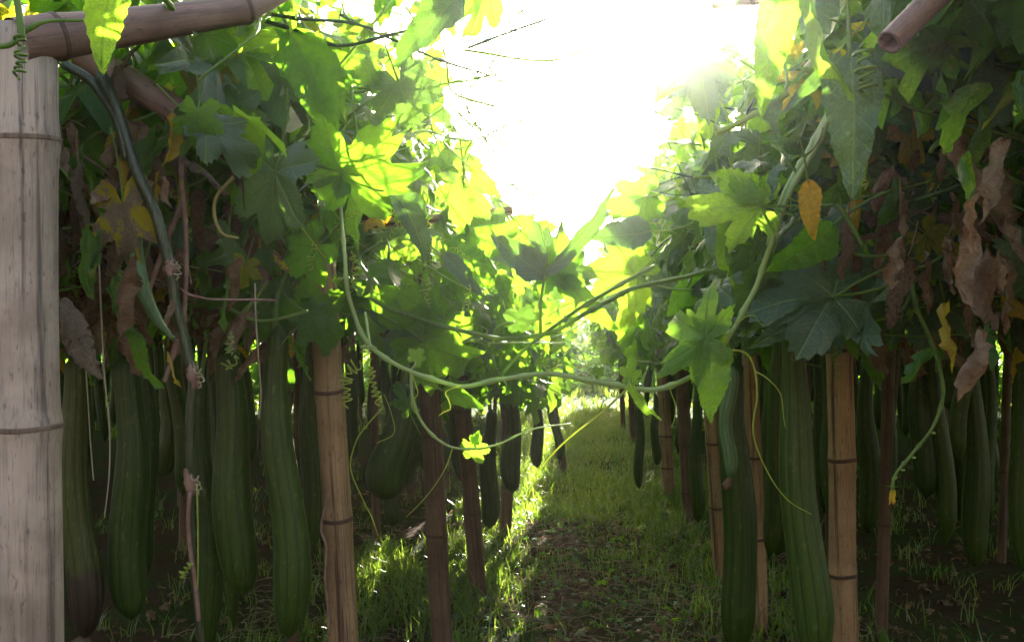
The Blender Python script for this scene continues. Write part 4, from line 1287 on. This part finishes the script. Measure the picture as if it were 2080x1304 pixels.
# corkscrew tendrils one can pick out
for root, l_, d_, tn, r0_, r1_, rr_, m_ in (
        (VL1, [(38, 60), (42, 110), (38, 162)], 1.16, 8, .004, .006, .0016, 'stem'),
        (VL2, [(735, 735), (705, 760), (706, 830)], 1.8, 9, .010, .007, .0015, 'tendril'),
        (VL2, [(740, 690), (748, 740), (770, 825)], 1.8, 12, .007, .006, .0015, 'tendril'),
        (VL1, [(472, 675), (464, 700), (470, 722)], 1.7, 5, .006, .006, .0012, 'stem_pale'),
        (VL1, [(484, 728), (462, 740), (458, 750)], 1.7, 3, .008, .008, .0013, 'tendril'),
        (VR2, [(1755, 90), (1758, 140), (1762, 195)], 1.3, 7, .010, .009, .0022, 'stem'),
        (VR2, [(1690, 740), (1696, 715), (1700, 770)], 1.85, 6, .006, .004, .0012, 'stem'),
        (VR2, [(1480, 85), (1490, 110), (1486, 130)], 1.5, 4, .010, .008, .0012, 'stem_pale'),
        (VR1, [(2040, 0), (2060, 20), (2070, 35)], 1.5, 4, .014, .010, .0018, 'stem'),
        (VL2, [(715, 510), (720, 545), (716, 580)], 1.85, 6, .006, .005, .0012, 'tendril')):
    V, T = tube(coil_path(px_pts(l_, d_), tn, r0_, r1_), rr_, 6)
    link('tendril', make_mesh('tendril', V, T, [M[m_]]), root)
add_tube('stem', px_pts([(35, 0), (42, 50), (45, 80)], 1.16), .004, .004, M['stem'], VL1, n=12)
add_tube('stem', px_pts([(-20, 95), (20, 92), (45, 70), (90, 45), (170, 42)], 1.17), .0035, .002, M['stem'], VL1, n=24)
add_tube('stem', px_pts([(1900, 0), (1900, 60), (1915, 180), (1930, 260), (1895, 300), (1890, 310)], 1.6), .004, .004, M['stem'], VR1, n=30)
add_tube('stem', px_pts([(1870, 70), (1920, 140), (1985, 220), (2090, 290)], 1.5), .0045, .0045, M['stem'], VR1, n=30)
add_tube('stem', px_pts([(1880, 190), (1925, 240), (1985, 300)], 1.6), .004, .004, M['stem'], VR1, n=20)


def place_leaves(root, side, n, ylim, xlim, zlim, size, mats, flat=.75, name='leaf', kinds=('hi', 'hi', 'hi', 'hi', 'lance'), reject=None, zedge=None):
    c = 0
    tries = 0
    while c < n and tries < n * 8:
        tries += 1
        y = rng.uniform(*ylim)
        x = rng.uniform(*xlim)
        z = rng.uniform(*zlim)
        p = Vector((side * x, y, z))
        if reject and reject(p):
            continue
        lv = ROT.transposed() @ (p - CAM)
        u, v_ = 1040 + FPX * lv.x / -lv.z, 652 - FPX * lv.y / -lv.z
        if u < -150 or u > 2230 or v_ < -150:
            continue
        if keep_clear(u, v_, -lv.z) or in_front_of_picked(u, v_, -lv.z, 25):
            continue
        kind = kinds[rng.integers(len(kinds))]
        i = int(rng.integers(len({'hi': hi, 'lance': lance, 'dry': dryv}[kind])))
        m = mats[rng.integers(len(mats))]
        tip = Vector((-side * abs(rng.normal(.3, .4)), rng.normal(-.25, .5), rng.normal(-.75, .35)))
        nor = Vector((-side * rng.normal(.35, .6), rng.normal(-.15, .65), rng.normal(flat, .45)))
        s = rng.uniform(*size)
        link(name, leaf_mesh(kind, i, m), root, frame(p, tip, nor, s))
        c += 1


def keep_clear(u, v, d):
    """the open sky gap over the path and the things in front"""
    # open sky: between left edge line and right edge line
    if v < 500:
        xl = 890 + max(0, v - 200) * .62
        xr = 1420 - max(0, v - 40) * .30
        if xl < u < xr:
            return True
    if 480 <= v < 700 and 1095 < u < 1240:
        return True
    if v >= 620 and u < 640 and d < 2.6:
        return True
    if v >= 640 and u > 1560 and d < 3.2:
        return True
    if v > 820 and u < 960:
        return True
    return False


G = ['leaf']
# left near: dim, mixed with dead ones
place_leaves(VL1, -1, 75, (1.45, 2.4), (.55, 1.3), (1.14, 1.62), (.08, .14), ['leaf', 'leaf', 'leaf', 'leaf_turning', 'leaf_blue'])
place_leaves(VL1, -1, 190, (1.42, 2.3), (.6, 1.25), (1.0, 1.36), (.06, .12), ['dry', 'dry', 'dry_pale', 'dry_pale'], name='withered_leaf', kinds=('dry',))
# left edge lit
place_leaves(VL2, -1, 70, (1.7, 2.8), (.18, .66), (.98, 1.62), (.03, .06), ['leaf', 'leaf_pale'])
place_leaves(VR2, 1, 25, (1.6, 2.8), (.28, .66), (1.0, 1.62), (.03, .06), ['leaf', 'leaf_pale'])
place_leaves(VL2, -1, 160, (1.75, 3.0), (.18, .66), (.98, 1.68), (.07, .14), ['leaf', 'leaf', 'leaf', 'leaf', 'leaf', 'leaf_blue'])
place_leaves(VL3, -1, 170, (2.7, 5.2), (.10, .55), (.80, 1.28), (.07, .13), ['leaf', 'leaf', 'leaf', 'leaf', 'leaf_blue'])
# right
place_leaves(VR1, 1, 120, (1.15, 2.6), (.62, 1.5), (1.16, 1.60), (.08, .14), ['leaf', 'leaf', 'leaf_blue', 'leaf_blue', 'leaf'])
place_leaves(VR1, 1, 60, (1.4, 2.7), (.75, 1.6), (1.0, 1.34), (.06, .11), ['dry'], name='withered_leaf', kinds=('dry',))
place_leaves(VR2, 1, 270, (1.5, 3.1), (.24, .8), (1.0, 1.72), (.08, .15), ['leaf', 'leaf_blue', 'leaf_blue', 'leaf_blue'])
place_leaves(VR3, 1, 290, (2.9, 5.6), (.15, .6), (.90, 1.55), (.07, .12), ['leaf', 'leaf', 'leaf_blue'])


def far_edge(side, n, ylim, xlim, zlim, nm, lab):
    y = rng.uniform(*ylim, n)
    x = side * rng.uniform(*xlim, n)
    z = zlim[0] + (zlim[1] - zlim[0]) * rng.random(n) ** .8
    if side < 0:
        k_ = ~((y > 7.1) & (y < 8.9) & (z > 1.0))
        x, y, z = x[k_], y[k_], z[k_]
        n = len(x)
    pos = np.stack([x, y, z], -1)
    tips = np.stack([-side * np.abs(rng.normal(.3, .4, n)), rng.normal(-.25, .5, n), rng.normal(-.75, .35, n)], -1)
    nor = np.stack([-side * rng.normal(.5, .5, n), rng.normal(-.5, .6, n), rng.normal(.5, .4, n)], -1)
    o = merged_leaves(nm, pos, tips, nor, rng.uniform(.05, .10, n), lo, ['leaf', 'leaf_blue'], rng.choice([0, 0, 0, 1], n), kind='stuff')
    o['label'] = lab


far_edge(-1, 1500, (5.0, 15.2), (.18, .65), (.75, 1.22), 'vine_foliage', 'bright leaves at the far end of the left trellis')
far_edge(1, 900, (3.4, 8.5), (.32, .9), (1.42, 1.75), 'vine_foliage', 'leaves added on the crest of the right trellis to block sun')  # extra leaf band added to keep sun off the near right vines
far_edge(1, 3600, (5.2, 15.4), (.10, .60), (.80, 1.55), 'vine_foliage', 'bluish leaves at the far end of the right trellis')
# small ragged bits low on the left edge
far_edge(-1, 600, (3.2, 6.5), (.08, .5), (.70, 1.1), 'young_foliage', 'small bright young leaves low on the left edge of the path')

# low crops and bushes beyond
def bush_band(nm, lab, n, xr, yr, zr, size):
    y = rng.uniform(*yr, n)
    x = rng.uniform(*xr, n)
    z = zr[0] + (zr[1] - zr[0]) * rng.random(n) * (0.55 + .45 * np.sin(x * 1.3 + y))
    pos = np.stack([x, y, z], -1)
    tips = rng.normal(0, 1, (n, 3))
    nor = np.stack([rng.normal(0, .6, n), rng.normal(0, .6, n), np.ones(n)], -1)
    o = merged_leaves(nm, pos, tips, nor, rng.uniform(*size, n), lo, ['leaf'], np.zeros(n, int), kind='stuff')
    o['label'] = lab


bush_band('crop_foliage', 'leafy crop rows in the sun beyond the trellis', 7000, (-1.8, 2.2), (17, 24), (0, 1.5), (.08, .16))
bush_band('bush_foliage', 'leafy bushes closing off the left trellis at its far end', 6000, (-13, -1.2), (14.6, 17.0), (0, 2.0), (.12, .22))
bush_band('bush_foliage', 'leafy bushes closing off the right trellis at its far end', 6500, (1.7, 13), (14.6, 17.0), (0, 2.2), (.12, .22))
bush_band('crop_foliage', 'sunlit crop field farther out beyond the trellis', 7000, (-22, 24), (28, 70), (0, .9), (.2, .45))

y = rng.uniform(-4.0, -2.8, 5200)  # unseen leaf screen added behind the camera, keeps low sky light off the gourds
x = rng.uniform(-7, 7, 5200)
pos = np.stack([x, y, rng.random(5200) * (2.45 + .25 * np.sin(x * 2))], -1)
o = merged_leaves('sky_block_foliage', pos, rng.normal(0, 1, (5200, 3)), rng.normal(0, 1, (5200, 3)), rng.uniform(.12, .22, 5200), lo, ['leaf', 'dry'], rng.choice([0, 1, 1, 1], 5200), kind='stuff')
o['label'] = 'half withered foliage added behind the viewpoint to block low sky light'

# ------------------------------------------------------------------ stems in the tangle
def tangle(root, side, n, ylim, xlim, zlim, r=(.0018, .004), mats=('stem', 'stem', 'stem_dark', 'stem'), nm='stem'):
    for _ in range(n):
        y, x, z = rng.uniform(*ylim), rng.uniform(*xlim), rng.uniform(*zlim)
        p = np.array([side * x, y, z])
        pts = [p]
        dirv = rng.normal(0, 1, 3) * [1, 1, .45]
        dirv /= np.linalg.norm(dirv)
        for s in range(4):
            dirv = dirv + rng.normal(0, .55, 3) * [1, 1, .7]
            dirv /= np.linalg.norm(dirv)
            p = p + dirv * rng.uniform(.08, .17)
            p[2] = min(max(p[2], zlim[0] - .05), zlim[1] + .05)
            pts.append(p.copy())
        lvs = [ROT.transposed() @ (Vector(q) - CAM) for q in pts]
        if any(in_front_of_picked(1040 + FPX * l.x / -l.z, 652 - FPX * l.y / -l.z, -l.z) for l in lvs):
            continue
        rr = rng.uniform(*r)
        add_tube(nm, pts, rr, rr * .6, M[mats[rng.integers(len(mats))]], root, n=20, k=6)


def curls(root, side, n, ylim, xlim, zlim):
    for _ in range(n):
        p = np.array([side * rng.uniform(*xlim), rng.uniform(*ylim), rng.uniform(*zlim)])
        d = rng.normal(0, 1, 3) * [.5, .5, .4] + [0, 0, -1]
        d /= np.linalg.norm(d)
        L = rng.uniform(.04, .10)
        path = coil_path([p, p + d * L * .5 + rng.normal(0, .008, 3), p + d * L], rng.uniform(3, 8), rng.uniform(.004, .008), .004)
        V, T = tube(path, .0009, 5)
        link('tendril', make_mesh('tendril', V, T, [M['tendril']]), root)


tangle(VL1, -1, 150, (1.4, 2.3), (.55, 1.25), (1.08, 1.45), r=(.0016, .0042))
tangle(VL2, -1, 190, (1.6, 3.2), (.2, .66), (.98, 1.62), r=(.0011, .0030), mats=('stem', 'stem', 'stem_pale'))
tangle(VL3, -1, 60, (3, 5.4), (.15, .55), (.85, 1.45), mats=('stem', 'stem_pale'))
tangle(VL1, -1, 110, (1.35, 1.9), (.5, 1.05), (1.05, 1.5), r=(.0010, .0024), mats=('stem', 'stem_pale', 'tendril', 'stem_dry'))
tangle(VR1, 1, 100, (1.2, 1.9), (.62, 1.2), (1.1, 1.5), r=(.0010, .0026), mats=('stem', 'stem_pale', 'stem', 'stem_dry'))
tangle(VR1, 1, 170, (1.3, 2.4), (.72, 1.4), (1.08, 1.45), r=(.002, .005))
tangle(VR2, 1, 150, (1.4, 3.1), (.32, .8), (1.0, 1.60), r=(.0011, .0032), mats=('stem', 'stem_dark'))
tangle(VR3, 1, 50, (3, 5.4), (.28, .55), (.9, 1.45), mats=('stem', 'stem_dark'))
curls(VL1, -1, 40, (1.45, 2.2), (.5, 1.1), (1.05, 1.35))
curls(VL2, -1, 40, (1.7, 2.8), (.2, .6), (1.0, 1.4))
curls(VR1, 1, 30, (1.4, 2.4), (.7, 1.3), (1.1, 1.4))
curls(VR2, 1, 16, (1.5, 2.6), (.4, .75), (1.05, 1.4))

# ------------------------------------------------------------------ grass, weeds, litter
def blades(n, xr, yr, hr, wr, seed, nm, lab, patch=None, bright=(0, 1)):
    g = np.random.default_rng(seed)
    nt = max(1, n // 7)
    cx, cyy = g.uniform(*xr, nt), g.uniform(*yr, nt)
    if patch is not None:
        k_ = patch(cx, cyy, g)
        cx, cyy = cx[k_], cyy[k_]
        nt = len(cx)
    th_ = g.uniform(.55, 1.25, nt)
    t = np.repeat(np.arange(nt), 7)
    n = len(t)
    x = cx[t] + g.normal(0, .022, n)
    y = cyy[t] + g.normal(0, .022, n)
    h = g.uniform(*hr, n) * th_[t]
    w = g.uniform(*wr, n)
    az = g.uniform(0, 2 * math.pi, n)
    lean = g.uniform(.15, 1.1, n) * h
    z0 = height(x, y) - .004
    s = np.array([0, .4, .75, 1.0])
    ww = np.array([1, .85, .5, .04])
    dx, dy = np.cos(az), np.sin(az)
    V = np.zeros((n, 8, 3))
    tw = g.normal(0, .6, n)
    sx, sy = -np.sin(az + tw), np.cos(az + tw)
    for k_ in range(4):
        px_ = x + dx * lean * s[k_] ** 2
        py_ = y + dy * lean * s[k_] ** 2
        pz = z0 + h * (s[k_] - .28 * (lean / h) * s[k_] ** 2.4)
        V[:, 2 * k_] = np.stack([px_ - sx * w * ww[k_] / 2, py_ - sy * w * ww[k_] / 2, pz], -1)
        V[:, 2 * k_ + 1] = np.stack([px_ + sx * w * ww[k_] / 2, py_ + sy * w * ww[k_] / 2, pz], -1)
    q = np.array([[0, 1, 3, 2], [2, 3, 5, 4], [4, 5, 7, 6]])
    F = (q[None] + (np.arange(n) * 8)[:, None, None]).reshape(-1, 4)
    rn = np.repeat(g.uniform(*bright, n), 8)
    o = link(nm, make_mesh(nm, V.reshape(-1, 3), F, [M['grass']], None, rn), kind='stuff')
    o['label'] = lab


def path_patch(x, y, g):
    dens = .26 + .55 * np.sin(x * 5 + 1.3 * np.sin(y * 2.3)) * np.sin(y * 3.1 + x)
    edge = np.clip((np.abs(x - .05) - .10) / .3, 0, 1)
    return g.random(len(x)) < np.clip(dens + .30 * edge + np.clip((y - 3.6) / 3, 0, .6) - .05, .05, 1)


blades(26000, (-.6, .75), (1.9, 6.0), (.02, .075), (.0025, .005), 1, 'grass', 'short grass growing in patches along the path', path_patch)
blades(22000, (-.7, .8), (5.0, 12.0), (.05, .13), (.004, .009), 2, 'grass', 'taller grass where the path opens out')
blades(2200, (-2.6, -.45), (1.9, 7.5), (.04, .12), (.003, .006), 3, 'grass', 'sparse grass under the left trellis')
blades(5000, (.5, 3.2), (1.9, 7.5), (.04, .13), (.003, .006), 4, 'grass', 'sparse grass under the right trellis')
blades(3000, (-1.0, -.30), (2.9, 4.6), (.06, .13), (.004, .007), 5, 'tall_grass', 'tall sunlit grass between the left posts', lambda x, y, g: g.random(len(x)) < .75)
blades(1100, (.25, .75), (2.2, 5.5), (.07, .17), (.003, .006), 8, 'tall_grass', 'tall weedy grass along the right posts', lambda x, y, g: g.random(len(x)) < .8)
blades(26000, (-10, 10), (9, 26), (.08, .2), (.012, .025), 6, 'grass', 'meadow grass beyond the trellis')

# broad-leaved weeds
n = 1700
yy = rng.uniform(2.0, 6, n)
xx = rng.uniform(-.5, .7, n)
pos = np.stack([xx, yy, height(xx, yy) + rng.uniform(.005, .05, n)], -1)
o = merged_leaves('weeds', pos, np.stack([rng.normal(0, 1, n), rng.normal(0, 1, n), rng.normal(.15, .3, n)], -1), np.stack([rng.normal(0, .4, n), rng.normal(0, .4, n), np.ones(n)], -1),
                  rng.uniform(.009, .030, n), lo, ['leaf', 'leaf_blue'], rng.choice([0, 1], n), kind='stuff')
o['label'] = 'small broad-leaved weeds on the path'
# dead leaves and straw on the soil
n = 1500
yy = rng.uniform(1.9, 6, n)
xx = rng.uniform(-1.6, 1.8, n)
pos = np.stack([xx, yy, height(xx, yy) + rng.uniform(.004, .02, n)], -1)
drl = [(v * [.6, 1, 1.4], t, u) for v, t, u in lo]
o = merged_leaves('litter', pos, np.stack([rng.normal(0, 1, n), rng.normal(0, 1, n), rng.normal(.0, .2, n)], -1), np.stack([rng.normal(0, .5, n), rng.normal(0, .5, n), np.ones(n)], -1),
                  rng.uniform(.015, .05, n), drl, ['dry'], np.zeros(n, int), kind='stuff')
o['label'] = 'dead leaves scattered on the soil'
parts = []
for _ in range(1900):
    x_, y_ = rng.uniform(-1.2, .9), rng.uniform(1.9, 5)
    a_ = rng.uniform(0, 6.28)
    L_ = rng.uniform(.03, .14)
    z_ = float(height(np.array(x_), np.array(y_))) + rng.uniform(.003, .02)
    c_, s_ = math.cos(a_), math.sin(a_)
    parts.append(tube(spline([(x_, y_, z_), (x_ + c_ * L_ / 2 + rng.normal(0, .01), y_ + s_ * L_ / 2, z_ + rng.uniform(0, .02)), (x_ + c_ * L_, y_ + s_ * L_, z_)], 5), rng.uniform(.0008, .002), 4))
V, T = join(parts)
o = link('straw_litter', make_mesh('straw_litter', V, T, [M['litter']]), kind='stuff')
o['label'] = 'dry straw and twigs strewn on the soil'

# ------------------------------------------------------------------ haze
if HAZE_DENSITY > 0:
    T = NT('haze')
    vol = T.new('ShaderNodeVolumePrincipled', {'Color': (1.0, 1.0, 0.98), 'Density': HAZE_DENSITY, 'Anisotropy': HAZE_G})
    T.t.links.new(vol.outputs[0], T.out.inputs['Volume'])
    x0, x1, y0, y1, z0, z1 = -620, 620, -60, 1520, -1.6, 22
    V = [(x, y, z) for z in (z0, z1) for y in (y0, y1) for x in (x0, x1)]
    F = [(0, 2, 3, 1), (4, 5, 7, 6), (0, 1, 5, 4), (2, 6, 7, 3), (0, 4, 6, 2), (1, 3, 7, 5)]
    link('haze', make_mesh('haze', V, F, [T.m], smooth=False), kind='stuff')
